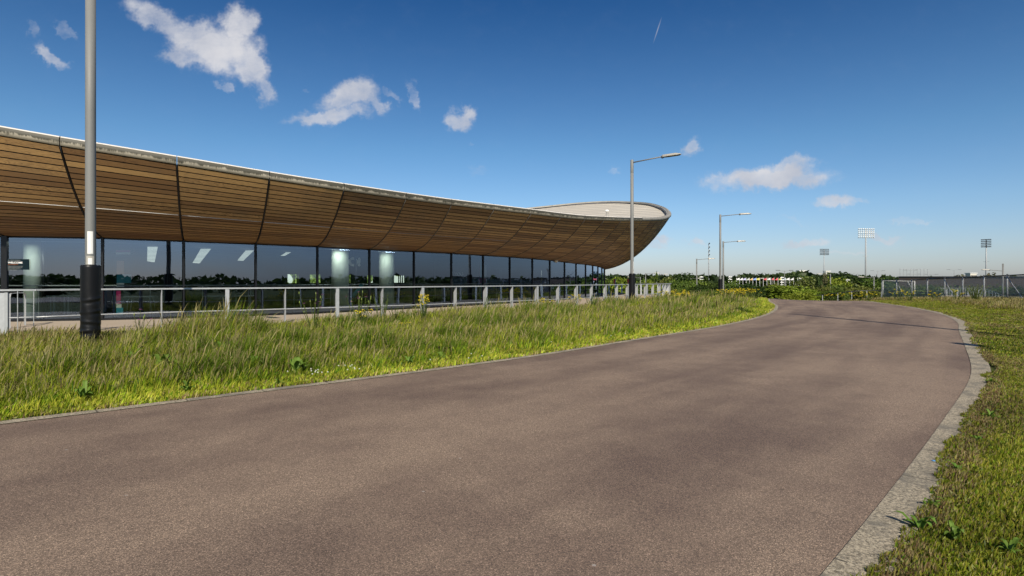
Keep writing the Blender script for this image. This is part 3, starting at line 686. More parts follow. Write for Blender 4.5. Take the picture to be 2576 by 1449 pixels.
# ---------------------------------------------------------------- path lamps
def make_lamp(loc, ang, label, h=8.35, face=None, sleeve=True, group='lamp columns along the road', crumple=False, rad=1.0):
    r = thing('street_lamp', label, 'street lamp', loc, group); x, y, z = loc; ca, sa = math.cos(ang), math.sin(ang)
    face = ang if face is None else face
    mb = MB(); mb.lathe([(.097 * rad, 0), (.096 * rad, 2.0), (.094 * rad, 5), (.092 * rad, h - .75)], loc, 28); mb.build('pole', M['pole'], r)
    mb = MB(); mb.lathe([(.09, h - .75), (.093, h - .74), (.092, h), (.085, h + .01)], loc, 28); mb.build('pole_cap', M['pole'], r)
    mb = MB(); A_ = Vector((x + ca * .08, y + sa * .08, z + h - .14)); B_ = Vector((x + ca * 1.75, y + sa * 1.75, z + h + .0)); mb.tube([A_, B_], .035, 10); mb.build('arm', M['pole'], r)
    # head: flat wedge with a lens below
    rt = Vector((-sa, ca, 0)); fw = Vector((ca, sa, .03)); O = B_
    out = [(0, .05), (.1, .12), (.35, .17), (.85, .165), (1.02, .12), (1.1, .0)]
    ring = [(a_, w) for a_, w in out] + [(a_, -w) for a_, w in out[::-1][1:]]
    V = []
    for (zz, k) in ((-.05, .97), (-.015, 1), (.05, .82), (.085, .5)):
        for a_, w in ring: V.append(O + fw * (a_ * (1 if k > .9 else .93)) + rt * w * k + Vector((0, 0, zz * (1 if a_ < .9 else .5))))
    n = len(ring); hb = MB(); hb.add(V, [tuple(range(n - 1, -1, -1)), tuple(range(3 * n, 4 * n))] + [(k * n + i, k * n + (i + 1) % n, (k + 1) * n + (i + 1) % n, (k + 1) * n + i) for k in range(3) for i in range(n)])
    hd = hb.build('lamp_head', M['lamp_head'], r)
    ub = MB(); V = [O + fw * (a_ * .94 + .02) + rt * w * .88 + Vector((0, 0, -.056)) for a_, w in ring]; V2 = [v + Vector((0, 0, .012)) for v in V]
    ub.add(V + V2, [tuple(range(n - 1, -1, -1)), tuple(range(n, 2 * n))] + [(i, (i + 1) % n, n + (i + 1) % n, n + i) for i in range(n)]); ub.build('underside', M['dark'], hd)
    lb = MB(); 
    V = [O + fw * a_ + rt * w + Vector((0, 0, -.062)) for a_, w in ((.5, -.1), (.92, -.09), (.92, .09), (.5, .1))]; lb.add(V, [(3, 2, 1, 0)]); lb.build('lens', M['lens'], hd)
    br = MB(); br.box(O + Vector((ca * .03, sa * .03, -.03)), (.12, .12, .14), ang, bev=.02); br.build('bracket', M['dark'], hd)
    if sleeve:
        sb = MB(); prof = [(.17, -.2), (.178, 0)]; N = 60
        for i in range(N + 1):
            zz = .02 + 1.72 * i / N; prof.append((.178, zz))
        prof += [(.176, 1.765), (.165, 1.785), (.105, 1.79)]
        if crumple:
            def wob(j, a_):
                zz = prof[j][1]
                if zz > 1.12: return .006 * math.sin(3 * a_ + zz * 4)
                w = 0
                for (zc, amp, tilt, ph) in ((1.08, .035, .03, .3), (1.02, -.03, .03, .3), (.80, .04, .02, 1.2), (.76, -.035, .02, 1.2), (.58, .03, -.03, .5), (.53, -.03, -.03, .5), (.40, .055, .02, 2), (.35, -.05, .02, 2), (.2, .03, -.02, 1)):
                    w += amp * math.exp(-((zz - zc - tilt * math.sin(a_ + ph)) / .022) ** 2) * (.65 + .5 * math.sin(2.3 * a_ + ph * 5))
                return 1.7 * w + .014 * math.sin(5 * a_ + zz * 17)
        else: wob = lambda j, a_: .004 * math.sin(4 * a_ + prof[j][1] * 9)
        sb.lathe(prof, loc, 40, wob=wob); sb.build('sleeve', M['black_pad'], r)
    fa, fb = math.cos(face), math.sin(face)
    def curved(z0, z1, half, name, m, rad=.0995):
        V = []; k = 8
        for zz in (z0, z1):
            for i in range(k + 1): t = face + (-half + 2 * half * i / k) / .097; V.append((x + rad * math.cos(t), y + rad * math.sin(t), z + zz))
        mb = MB(); mb.add(V, [(i, i + 1, k + 1 + i + 1, k + 1 + i) for i in range(k)], 0, None, None, True); return mb.build(name, m, r)
    curved(2.02, 2.49, .05, 'label_strip', M['white'])
    curved(1.80, 1.975, .07, 'access_door', M['lamp_head'], .0990)
    curved(1.80, 1.93, .035, 'sticker', M['white'], .1010)
    return r
l1 = make_lamp((-8.86, 11.96, .04), R(-52), 'nearest lamp post with crumpled black sleeve and white label', face=R(-58), crumple=True, h=8.30)
l2 = make_lamp((6.94, 32.9, .12), R(-32), 'lamp post with black sleeve at the deck corner railing', face=R(-22), h=8.35)
l3 = make_lamp((20.14, 55.0, -.12), R(-12), 'lamp post with black sleeve among yellow flowers beyond the bend', face=R(-15), h=8.0)
l4 = make_lamp((14.15, 12.3, 0), R(150), 'lamp post just outside the right edge that shades the road', rad=1.35, h=10.4)
l5 = make_lamp((12.2, -2.3, 0), R(90), 'unseen lamp post behind the viewer added for its shadow on the road', h=10.4)  # unseen post, added to cast the short shadow near the right kerb
print('lamp3', l3.location[:])

# ---------------------------------------------------------------- grass
def blades(name, P, H, Wd, tone, label=None, lean=.45, head=None, m='grass', seed=0):
    r = np.random.default_rng(seed); n = len(P); ph = r.random(n) * 2 * np.pi; tx, ty = np.cos(ph), np.sin(ph)
    la = r.random(n) * 2 * np.pi; lm = r.random(n) ** 1.3 * lean; lx = np.cos(la) * lm + .22 * lean; ly = np.sin(la) * lm + .03
    hd = head if head is not None else np.zeros(n, bool)
    fm = np.where(hd, .80, .55); wb = np.where(hd, .22, 1.0) * Wd / 2; wm = np.where(hd, .95, .85) * Wd / 2
    V = np.empty((n, 5, 3)); p = P
    V[:, 0] = np.stack([p[:, 0] - tx * wb, p[:, 1] - ty * wb, p[:, 2]], 1); V[:, 1] = np.stack([p[:, 0] + tx * wb, p[:, 1] + ty * wb, p[:, 2]], 1)
    mx = p[:, 0] + lx * H * fm ** 2; my = p[:, 1] + ly * H * fm ** 2; mz = p[:, 2] + H * fm * np.sqrt(1 - .3 * np.minimum(lm, 1))
    V[:, 2] = np.stack([mx + tx * wm, my + ty * wm, mz], 1); V[:, 3] = np.stack([mx - tx * wm, my - ty * wm, mz], 1)
    V[:, 4] = np.stack([p[:, 0] + lx * H, p[:, 1] + ly * H, p[:, 2] + H * np.sqrt(np.maximum(.1, 1 - lm ** 2 * .8))], 1)
    b = np.arange(n)[:, None] * 5
    Fq = b + np.array([[0, 1, 2, 3]]); Ft = b + np.array([[3, 2, 4]])
    o = nmesh(name, V.reshape(-1, 3), Fq, Ft, np.repeat(tone, 5, 0), M[m]); tag(o, kind='stuff'); return o
N = 1650000
u = (rng.random(N) * 2 - 1) * 1.25; pw = .8; D = (1.0 ** pw + rng.random(N) * (66 ** pw - 1.0)) ** (1 / pw)
X = u * D; Y = D
nearq = rng.random(420000); X = np.concatenate([X, 1.2 + nearq * 8.5]); Y = np.concatenate([Y, 1.0 + rng.random(420000) ** 1.2 * 11]); D = Y.copy()
ok = ~inpoly(X, Y, ROADPOLY); ok[ok] &= ~inpoly(X[ok], Y[ok], DECKPOLY)
bpoly = MI; ok[ok] &= ~inpoly(X[ok], Y[ok], MI)
X, Y, D = X[ok], Y[ok], D[ok]
dl = np.empty(len(X)); dr = np.empty(len(X))
for k in range(0, len(X), 100000): sl = slice(k, k + 100000); dl[sl] = pdist(X[sl], Y[sl], L2[::3]); dr[sl] = pdist(X[sl], Y[sl], R2[::3])
left = dl < dr
ragged = .05 * vnoise(X, Y, 3.0) + .06 * vnoise(X, Y, 9)
ok = np.where(left, dl > .10 + ragged * .9, dr > .03 + .24 * vnoise(X, Y, 1.1) * vnoise(X + 9, Y, .5) * 1.5 + ragged * 1.2) & ~((~left) & (Y < .5))
# nothing beyond the building line on the far left, or beyond the crest where it cannot be seen
ok &= ~(left & (X < -14) & (Y > 13.5)); ok &= (Y < 62)
X, Y, D, dl, dr, left = (a[ok] for a in (X, Y, D, dl, dr, left))
de = np.where(left, dl, dr)
print('blades', len(X))
def mound(X, Y): return .42 * np.exp(-((X - 19.2) ** 2 / 18 + (Y - 52) ** 2 / 60)) * np.clip(np.where(X < 30, 1, 0), 0, 1)
Z = ground(X, Y) + np.where(left, .15 * np.clip(dl / 3.5, 0, 1) ** 1.5, 0) - np.where(de < .35, .002, .03)
n1 = vnoise(X, Y, .55); n2 = vnoise(X + 40, Y, 1.7); n3 = vnoise(X, Y + 70, 5.0); n4 = vnoise(X - 90, Y, .28)
mown = np.where(left, np.clip((dl - .55 + (n2 - .5) * .5) / 1.1, 0, 1), np.clip((dr - (2.2 + .03 * Y) + (n1 - .5) * 1.2) / 1.5, 0, 1))
clump = .5 * np.exp(-((X + 6.9) ** 2 + (Y - 12.7) ** 2) / 1.3) + .08 * np.exp(-((X + 9.8) ** 2 + (Y - 11.6) ** 2) / 1.5) + .16 * np.exp(-((X - 8) ** 2 + (Y - 31) ** 2) / 20) + .2 * np.exp(-((X + 1) ** 2 + (Y - 20) ** 2) / 8)
low = .12 * np.exp(-((X + 5.6) ** 2 + (Y - 15.4) ** 2) / 1.5)
n5 = np.clip(vnoise(X + 13, Y + 7, 3.1) * 1.6 - .4, 0, 1)
tall = np.where(left, (.11 + .12 * n2 * n5 + .09 * n5 + .06 * n1) * (1 - .25 * (X < -7.6)) + clump - low, .16 + .16 * n2)
short = np.where(left, .05 + .06 * n3 * n5 + .02 * n3, .026 + .026 * n3 + .012 * n2)
n6 = vnoise(X - 7, Y + 3, .95); tus = np.clip((n6 - .58) * 5, 0, 1) * mown * left * np.where(X < -8, .35, 1.0)
H = (short * (1 - mown) + tall * mown) * (1 + .75 * tus) * (.55 + .7 * rng.random(len(X)))
Wd = (.0034 + .0007 * D) * (.7 + .7 * rng.random(len(X))) * np.where(mown < .3, 1.15, 1.0)
G = np.array([(.100, .165, .012), (.245, .295, .022), (.400, .395, .055), (.40, .33, .15), (.21, .13, .07), (.06, .125, .018)])
straw = np.where(left, .05 + .18 * np.clip((n1 - .4) * 2.2, 0, 1) * mown + .40 * np.clip((X + 7.2) / -3.5, 0, 1) * (Y > 8), .14 + .55 * np.clip((n1 - .45) * 2, 0, 1) * (1 - mown) + .38 * mown)
edgestraw = np.exp(-(np.where(left, dl - .12, dr - .28) / .10) ** 2)
straw = np.clip(straw + .6 * edgestraw * (n3 > .25), 0, .85)
rr = rng.random(len(X)); r2 = rng.random(len(X))
gi = np.where(rr < straw, np.where(r2 < .62, 3, 4), np.where(r2 < .34 + .4 * (n4 - .5) - .2 * (mown < .4), 0, np.where(r2 < .85 - .25 * (mown < .4), 1, 2)))
gi = np.where((rr > .97), 5, gi)
tone = G[gi] * (.8 + .4 * rng.random(len(X)))[:, None]
tone *= np.where(~left, .66, 1.0)[:, None]; tone[:, 0] *= np.where(~left, 1.06, 1.0)
tone *= (.62 + .40 * n2 + .35 * n5)[:, None]
broad = (mown < .8) & (rng.random(len(X)) < .16); Wd = np.where(broad, Wd * 2.6, Wd); H = np.where(broad, H * .8, H)
tone[broad] *= np.array([.85, 1.1, .8])
gt = (rng.random(len(X)) < tus * .85); tone[gt] = G[0] * (.75 + .6 * rng.random(gt.sum()))[:, None]
tone[left & (mown < .35)] *= 1.22
head = (mown > .6) & (rng.random(len(X)) < .12)
H = np.where(head, H * 1.2, H); Wd = np.where(head, Wd * 1.35, Wd); tone[head] = G[3] * np.array([.75, .8, .75]) * (.6 + .6 * rng.random(head.sum()))[:, None]
Pp = np.stack([X, Y, Z], 1)
a = left & (mown > .3); b = left & ~a; c = ~left & (mown > .3); d = ~left & ~c
for sel, nm, ln in ((a, 'meadow_grass', .95), (b, 'mown_grass', 1.2), (c, 'meadow_grass', .9), (d, 'mown_grass', 1.1)):
    blades(nm, Pp[sel], H[sel], Wd[sel], tone[sel], lean=ln, head=head[sel], seed=3)
# long unmown blades leaning over the kerb and loose straw
# ---------------------------------------------------------------- leafy weeds and flowers
def leaf(mb, base, ang, L, w, rise, col, fold=.25, seg=4):
    base = Vector(base); d = Vector((math.cos(ang), math.sin(ang), 0)); s_ = Vector((-math.sin(ang), math.cos(ang), 0)); V = []
    for i in range(seg + 1):
        t = i / seg; ww = w * math.sin(math.pi * min(1, .12 + t * .86)) ** .8 * (1 if i < seg else .05)
        z = rise * L * (t - .75 * t * t) * 1.6; c = base + d * (L * t * (1 - .15 * rise)) + Vector((0, 0, z))
        V += [c - s_ * ww + Vector((0, 0, ww * fold)), c, c + s_ * ww + Vector((0, 0, ww * fold))]
    mb.add(V, sum([[(3 * i, 3 * i + 1, 3 * i + 4, 3 * i + 3), (3 * i + 1, 3 * i + 2, 3 * i + 5, 3 * i + 4)] for i in range(seg)], []), 0, None, col)
def gz(x, y): 
    X_, Y_ = np.array([x]), np.array([y]); return float(ground(X_, Y_)[0] + (hump(X_, Y_)[0] if abs(x) < 60 and -10 < y < 100 else 0))
def gpt(px, py):                                           # photo pixel on the ground
    D_ = F * EYE / (py - HY)
    return ((px - CX) / F * D_, D_)
def dock(x, y, s, label, n=11):
    z = gz(x, y) - .02; r = thing('leafy_weed', label, 'weed', (x, y, z), 'broad leaved weeds in the grass')
    for nm, k0, k1 in (('leaves', 0, n),):
        mb = MB()
        for k in range(n):
            a_ = random.random() * 6.28; g = random.uniform(.8, 1.15)
            leaf(mb, (x + random.uniform(-.04, .04) * s, y + random.uniform(-.04, .04) * s, z + .01), a_, random.uniform(.16, .34) * s, random.uniform(.03, .05) * s, random.uniform(.5, 1.7), (.13 * g, .22 * g, .035 * g))
        mb.build(nm, M['leaf'], r)
docks = [(410, 945, 1.25, 'pale green dock leaves in the long grass below the deck'), (330, 930, .8, 'small dock plant between the lamp post and the pale dock'), (640, 935, .9, 'broad leaves low in the verge left of the bare kerb bend'),
         (745, 940, 1.0, 'upright lettuce like weed on the verge near the kerb'), (560, 905, .8, 'dock among tall grass nearest the deck edge gap'), (210, 1005, .7, 'flat leafed weed low beside the kerb at left'), (1110, 905, .7, 'leafy weed in the middle of the far verge'),
         (1030, 918, .7, 'weed just left of the middle verge weed'), (700, 970, .5, 'tiny rosette at the kerb edge'), (470, 985, .6, 'rosette of leaves by the kerb below the pale dock'),
         (2312, 1330, .45, 'upright leaf rosette leaning over the right kerb'), (2405, 1350, .34, 'low broad leaves in the mown grass at right'), (2412, 1190, .36, 'leaf tuft beside the kerb halfway along the right edge'),
         (2462, 1110, .35, 'small spiky weed where the right kerb narrows'), (2492, 965, .45, 'weed at the tightest part of the right kerb'), (2340, 1275, .33, 'single upright leaf by the right kerb'), (2540, 1385, .30, 'weed in the corner grass at far right'), (2490, 1050, .4, 'flat weed on the mown grass right of the kerb')]
for px, py, s_, lb in docks: x, y = gpt(px, py); dock(x, y, s_, lb, 12 if s_ > .7 else 8)
def flower_plant(px, py, Dd, h, kind, label, nst=8, spread=.16):
    x = (px - CX) / F * Dd; z = gz(x, Dd) - .02; r = thing('flowering_plant', label, 'plant', (x, Dd, z), {'purple': 'purple flowered plants by the railing', 'yellow': 'yellow ragwort clumps', 'mug': 'tall green weeds by the railing'}[kind])
    st = MB(); lv = MB(); fl = MB(); bd = MB()
    for k in range(nst):
        a_ = random.random() * 6.28; rad = random.random() ** .6 * spread; hh = h * random.uniform(.6, 1.0)
        b_ = Vector((x + rad * .3 * math.cos(a_), Dd + rad * .3 * math.sin(a_), z)); t_ = Vector((x + rad * 1.5 * math.cos(a_), Dd + rad * 1.5 * math.sin(a_), z + hh)); m_ = b_.lerp(t_, .5) + Vector((random.uniform(-.03, .03), 0, .04))
        g = random.uniform(.8, 1.2); wst = .0045 + .00022 * Dd
        st.tube([b_, m_, t_], [wst, wst, wst * .6], 4, 0, (.11 * g, .15 * g, .035 * g), False)
        for q_ in range(10 if kind != 'purple' else 4):
            f = random.uniform(.1, .95 if kind == 'mug' else .8); c = b_.lerp(m_, f * 2) if f < .5 else m_.lerp(t_, f * 2 - 1)
            g = random.uniform(.7, 1.3); leaf(lv, c, random.random() * 6.28, random.uniform(.05, .12) * (1.1 - .5 * f), .007 + .0003 * Dd, random.uniform(.4, 1.8), (.11 * g, .15 * g, .045 * g), seg=2)
        fl = MB(); bd = MB()
        if kind == 'purple':
            if k % 2 == 0:
                for q_ in range(10):
                    leaf(fl, t_, q_ * .628, .046, .010, .6, (.62, .22, .50), seg=2)
            else: bd.lathe([(.003, 0), (.013, .015), (.011, .04), (.002, .075)], t_, 6, 0, (.28, .36, .09))
        if kind == 'yellow':
            for q_ in range(9):
                c = t_ + Vector((random.uniform(-.07, .07), random.uniform(-.07, .07), random.uniform(-.05, .03))); rr_ = .011 + .0004 * Dd; g = random.uniform(.85, 1.1)
                fl.lathe([(rr_ * .3, -.006), (rr_, 0), (rr_ * .9, .006), (rr_ * .3, .01)], c, 6, 0, (.80 * g, .66 * g, .03), False)
                st.tube([t_ - Vector((0, 0, .12)), c], .0025, 3, 0, (.11, .15, .035), False)
        if fl.v: fl.build('flower_head', M['petal'], r)
        if bd.v: bd.build('bud', M['leaf'], r)
    st.build('stems', M['leaf'], r); lv.build('leaves', M['leaf'], r)
flower_plant(350, 850, 13.4, .70, 'purple', 'thin purple flowered plant between the near lamp post and the first wide railing post', 7, .2)
flower_plant(790, 835, 15.6, 1.02, 'purple', 'purple flowered plant left of the second wide railing post', 12, .3)
flower_plant(905, 830, 16.6, 1.05, 'purple', 'purple flowered plant in front of the left indoor column', 14, .26)
flower_plant(905, 830, 16.2, .55, 'yellow', 'low yellow flowers at the foot of the middle purple plant', 5, .25)
flower_plant(958, 830, 17.2, 1.0, 'mug', 'tall feathery green weed in front of the right indoor column', 10, .2)
flower_plant(995, 820, 18.0, .6, 'mug', 'shorter green weed right of the feathery weed', 7, .2)
flower_plant(1068, 815, 18.2, .95, 'yellow', 'bright yellow ragwort standing before the third wide railing post', 12, .17)
flower_plant(1215, 800, 20.4, 1.0, 'mug', 'wispy dark stalked weed right of the ragwort', 9, .3)
flower_plant(1020, 800, 16.0, .25, 'yellow', 'tiny yellow flower tuft low in the grass', 3, .1)
flower_plant(1370, 780, 24.5, .75, 'yellow', 'sparse yellow flowers right of the door posts', 6, .3)
flower_plant(1395, 780, 25.5, .7, 'mug', 'weed beside sparse yellow flowers', 8, .3)
flower_plant(1440, 775, 26.5, .8, 'yellow', 'yellow topped weeds left of the deck corner lamp', 7, .3)
flower_plant(1490, 775, 27.5, .75, 'mug', 'bushy green weed left of the deck corner lamp', 12, .35)
flower_plant(1535, 775, 29.5, .7, 'mug', 'dark leafy weed just left of the corner lamp sleeve', 14, .35)
flower_plant(1625, 765, 32.5, .6, 'yellow', 'yellow flowers just right of the corner lamp sleeve', 5, .3)
k_ = 0
names = ['at the foot of the railing end', 'in the big yellow patch right of the third lamp', 'between the railing end and the third lamp']
words = ['largest', 'leftmost', 'lower', 'upper', 'densest', 'sparse', 'shortest', 'tallest', 'rightmost', 'nearest', 'farthest', 'paler']
for i, (px, Dd, h) in enumerate([(1670, 38, .8), (1690, 37.5, .85), (1705, 38.5, .9), (1718, 38, .75)]):
    flower_plant(px, 0, Dd, h, 'yellow', '%s ragwort clump %s' % (['leftmost', 'lower', 'tallest', 'rightmost'][i], names[0]), 14, .45)
for i, (px, Dd, h) in enumerate([(1822, 44, .85), (1836, 43, .9), (1850, 43.5, .95), (1862, 43, .85), (1874, 44, .9), (1886, 45, .8)]):
    flower_plant(px, 0, Dd, h, 'yellow', '%s ragwort clump %s' % (['leftmost', 'second from the left', 'tallest', 'third from the right', 'second from the right', 'rightmost'][i], names[1]), 16, .55)
for i, (px, Dd, h) in enumerate([(1735, 41, .9), (1752, 42, 1.0), (1772, 43, .9), (1795, 43, .95), (1900, 44, .6)]):
    flower_plant(px, 0, Dd, h, 'mug', '%s green weed clump %s' % (['leftmost', 'tallest', 'darker', 'rightmost', 'low far right'][i], names[2] if i < 4 else 'right of the big yellow patch'), 16, .6)
for i, (px, Dd, h) in enumerate([(2095, 50, .7), (2130, 50, .75), (2165, 50, .7), (2182, 49, .9), (2262, 46, 1.0), (2290, 45, .8), (2360, 44, .8), (2400, 42, .9), (2455, 41, 1.3)]):
    flower_plant(px, 0, Dd, h, 'yellow' if i not in (8,) else 'mug', ['yellow flowers at the left start of the low rail', 'yellow flowers second along the low rail', 'yellow flowers third along the low rail', 'taller yellow clump before the mesh fence corner', 'orange yellow clump at the foot of the first braced fence post', 'yellow clump left of the white goal post', 'yellow clump below the slatted ramp rail', 'yellow flowers under the middle fence brace', 'dark green bushy weed climbing the mesh fence'][i], 9 if i != 8 else 40, .5)
# daisies by the kerb
dz_ = MB()
for k in range(26):
    px = random.uniform(780, 905) if k < 16 else random.uniform(560, 1900); py = np.interp(px, [560, 644, 889, 1273, 1639, 1900], [1000, 984, 952, 908, 851, 808]) - random.uniform(6, 26); x, y = gpt(px, py)
    dz_.lathe([(.004, .07), (.014, .085), (.004, .092)], (x, y, gz(x, y)), 6, 0, (.75, .75, .7), False)
tag(dz_.build('daisies', M['petal']), kind='stuff')

# ---------------------------------------------------------------- trees
def crown_mesh(name, lobes, n, size, pal, seed):
    r = np.random.default_rng(seed); V = []; C = []
    wts = np.array([l[3] * l[4] for l in lobes]); wts = wts / wts.sum(); cnt = (wts * n).astype(int)
    for (lx, ly, lz, rx, rz), k in zip(lobes, cnt):
        d = r.normal(size=(k, 3)); d /= np.linalg.norm(d, axis=1)[:, None]; rad = r.random(k) ** .33
        bumpy = 1 + .22 * np.sin(d[:, 0] * 7 + lx * 9) * np.sin(d[:, 1] * 8) + .16 * np.sin(d[:, 2] * 11 + lz * 7 + d[:, 0] * 4)
        c = np.stack([lx + d[:, 0] * rx * rad * bumpy, ly + d[:, 1] * rx * rad * bumpy, lz + d[:, 2] * rz * rad * bumpy], 1)
        nn = r.normal(size=(k, 3)) + d * 1.2 + np.array([0, 0, .6]); nn /= np.linalg.norm(nn, axis=1)[:, None]
        a = np.cross(nn, r.normal(size=(k, 3))); a /= np.linalg.norm(a, axis=1)[:, None]; b = np.cross(nn, a); s = size * (.6 + .8 * r.random(k))[:, None]
        V.append(np.stack([c - a * s - b * s * .3, c + b * s * .7 - a * s * .2, c + a * s + b * s * .2, c - b * s * .7 + a * s * .1], 1))
        cl = vnoise(c[:, 0] * 10 + lx * 5, c[:, 2] * 10 + c[:, 1] * 9, 1.0)
        tn = np.array(pal)[(r.random(k) * len(pal)).astype(int)] * (.55 + .9 * cl)[:, None]; C.append(np.repeat(tn, 4, 0))
    V = np.concatenate(V).reshape(-1, 3); C = np.concatenate(C); k = len(V) // 4
    o = nmesh(name, V, np.arange(k * 4).reshape(k, 4), np.zeros((0, 3), int), C, M['leaf']); me = o.data; bpy.data.objects.remove(o); return me
def lob(kind, r):
    if kind == 'cone': return [(r.uniform(-.03, .03), r.uniform(-.03, .03), .15 + .75 * i / 9, .16 * (1 - .72 * i / 9) * 2.2, .12) for i in range(10)]
    if kind == 'bush': return [(r.uniform(-.4, .4), r.uniform(-.3, .3), r.uniform(.25, .72), r.uniform(.2, .34), r.uniform(.2, .3)) for i in range(11)] + [(0, 0, .35, .45, .35)]
    if kind == 'open': return [(r.uniform(-.32, .32), r.uniform(-.3, .3), r.uniform(.35, .92), r.uniform(.07, .13), r.uniform(.06, .1)) for i in range(15)]
    return [(r.uniform(-.33, .33), r.uniform(-.3, .3), r.uniform(.42, .82), r.uniform(.16, .27), r.uniform(.12, .2)) for i in range(12)] + [(0, 0, .6, .34, .3), (0, 0, .35, .3, .2)]
PAL = {'dark': [(.030, .055, .014), (.048, .078, .019), (.022, .040, .011)], 'mid': [(.09, .14, .025), (.12, .175, .03), (.06, .10, .02)],
       'bright': [(.19, .25, .028), (.25, .31, .04), (.13, .175, .022)], 'olive': [(.13, .16, .035), (.17, .185, .05), (.09, .115, .028)], 'grey': [(.14, .14, .07), (.1, .11, .05), (.18, .15, .08)]}
CM = {}
def get_crown(kind, pal, var):
    key = (kind, pal, var)
    if key not in CM:
        r = random.Random(hash(kind) % 1 + var * 17 + len(pal)); n = {'open': 900, 'cone': 2600, 'bush': 4200}.get(kind, 3600)
        CM[key] = crown_mesh('crown_' + kind, lob(kind, r), n, {'open': .03, 'cone': .035}.get(kind, .032), PAL[pal], var * 7 + 3)
    return CM[key]
tb = MB(); r_ = random.Random(5); tb.tube([(0, 0, -.05), (.01, 0, .2), (-.01, .01, .45), (.01, 0, .7)], [.028, .022, .016, .006], 7)
for k in range(7):
    a_ = k * .9; z0 = .22 + .05 * k; tb.tube([(0, 0, z0), (.12 * math.cos(a_), .12 * math.sin(a_), z0 + .12), (.24 * math.cos(a_), .24 * math.sin(a_), z0 + .2)], [.012, .008, .003], 5)
_t = tb.build('trunk_src', M['bark']); TRUNK = _t.data; bpy.data.objects.remove(_t); TRUNK.name = 'trunk'
def tree(px, pyt, D_, wpx, kind, pal, label, name='tree', var=0, base=None, group='trees beyond the road', depth=1.0):
    x = (px - CX) / F * D_; z0 = (g1(x, D_) if base is None else base) - .1; zt = EYE + (HY - pyt) / F * D_; h = max(zt - z0, .8); w = wpx / F * D_ / .95
    r = thing(name, label, 'bush' if name == 'bush' else 'tree', (x, D_, z0), group if name == 'tree' else 'bushes beyond the road')
    r.scale = (w, w * depth, h / .98); r.rotation_euler = (0, 0, (px * 7 % 6.28) if kind != 'x' else 0)
    for nm, me in (('trunk', TRUNK), ('crown', get_crown(kind, pal, var))): o = bpy.data.objects.new(nm, me); COL.objects.link(o); o.parent = r
    return r
TL = [(1552, 693, 110, 75, 'round', 'bright', 'bright green tree behind the red banner left of the corner lamp', 0), (1530, 699, 130, 50, 'round', 'mid', 'dark tree at the glass wall end beyond the railing', 1),
      (1612, 697, 130, 60, 'round', 'mid', 'tree just right of the corner lamp sleeve', 2), (1646, 684, 105, 24, 'open', 'mid', 'slender open sapling rising above the deck railing', 0), (1636, 700, 100, 60, 'round', 'bright', 'bright low tree under the slender sapling', 1),
      (1676, 696, 120, 55, 'round', 'olive', 'olive tree above the end of the deck railing', 0), (1711, 685, 210, 60, 'round', 'dark', 'rounded dark tree highest right of the railing end', 0), (1700, 700, 100, 60, 'round', 'mid', 'mid green tree in front of the rounded dark tree', 0),
      (1738, 701, 105, 55, 'round', 'mid', 'mid green tree left of the thin white lamp pole', 2), (1772, 697, 120, 70, 'round', 'mid', 'broad tree behind the leaning floodlight mast', 1), (1800, 706, 80, 60, 'bush', 'dark', 'dark tree left of the third lamp sleeve', 0),
      (1838, 699, 110, 60, 'round', 'mid', 'tree just right of the third lamp', 3), (1868, 712, 85, 60, 'round', 'dark', 'low dark tree below the first white flags', 1), (1905, 710, 92, 80, 'round', 'dark', 'dark tree below the orange flag', 2),
      (1950, 709, 95, 60, 'round', 'olive', 'olive tree below the red flags', 1), (2031, 690, 125, 70, 'round', 'olive', 'willow like tree under the white banded tower', 2), (2057, 692, 100, 32, 'cone', 'dark', 'narrow dark conifer left of the low rail', 0),
      (2079, 686, 135, 34, 'open', 'grey', 'sparse twiggy tree before the white block', 1), (2112, 694, 130, 55, 'round', 'bright', 'bright tree right of the pole near the white block', 2), (2118, 685, 190, 90, 'round', 'dark', 'big dark tree right of the white block', 1),
      (2152, 688, 185, 70, 'round', 'dark', 'dark tree left of the tallest floodlight', 2), (2206, 693, 105, 62, 'round', 'mid', 'dense tree at the mesh fence corner', 3), (2162, 710, 92, 85, 'bush', 'olive', 'yellow green low tree at the foot of the tallest floodlight', 1),
      (2120, 712, 95, 60, 'round', 'mid', 'tree over the middle of the low rail', 1), (2420, 690, 170, 60, 'round', 'grey', 'pale tree beyond the fence left of the beige block', 0), (2488, 687, 160, 70, 'round', 'grey', 'pale spreading tree beside the dark floodlight', 1),
      (2375, 695, 200, 24, 'round', 'olive', 'small treetop above the dark hall roof', 2), (2235, 697, 230, 60, 'round', 'dark', 'distant dark tree behind the fence corner', 0), (2262, 712, 75, 60, 'bush', 'mid', 'tree seen through the first mesh fence bays', 2), (2330, 714, 84, 70, 'bush', 'mid', 'shrubby tree seen through the middle mesh bays', 0)]
for (px, py, D_, w, kd, pl, lb, vr) in TL: tree(px, py, D_, w, kd, pl, lb, var=vr)
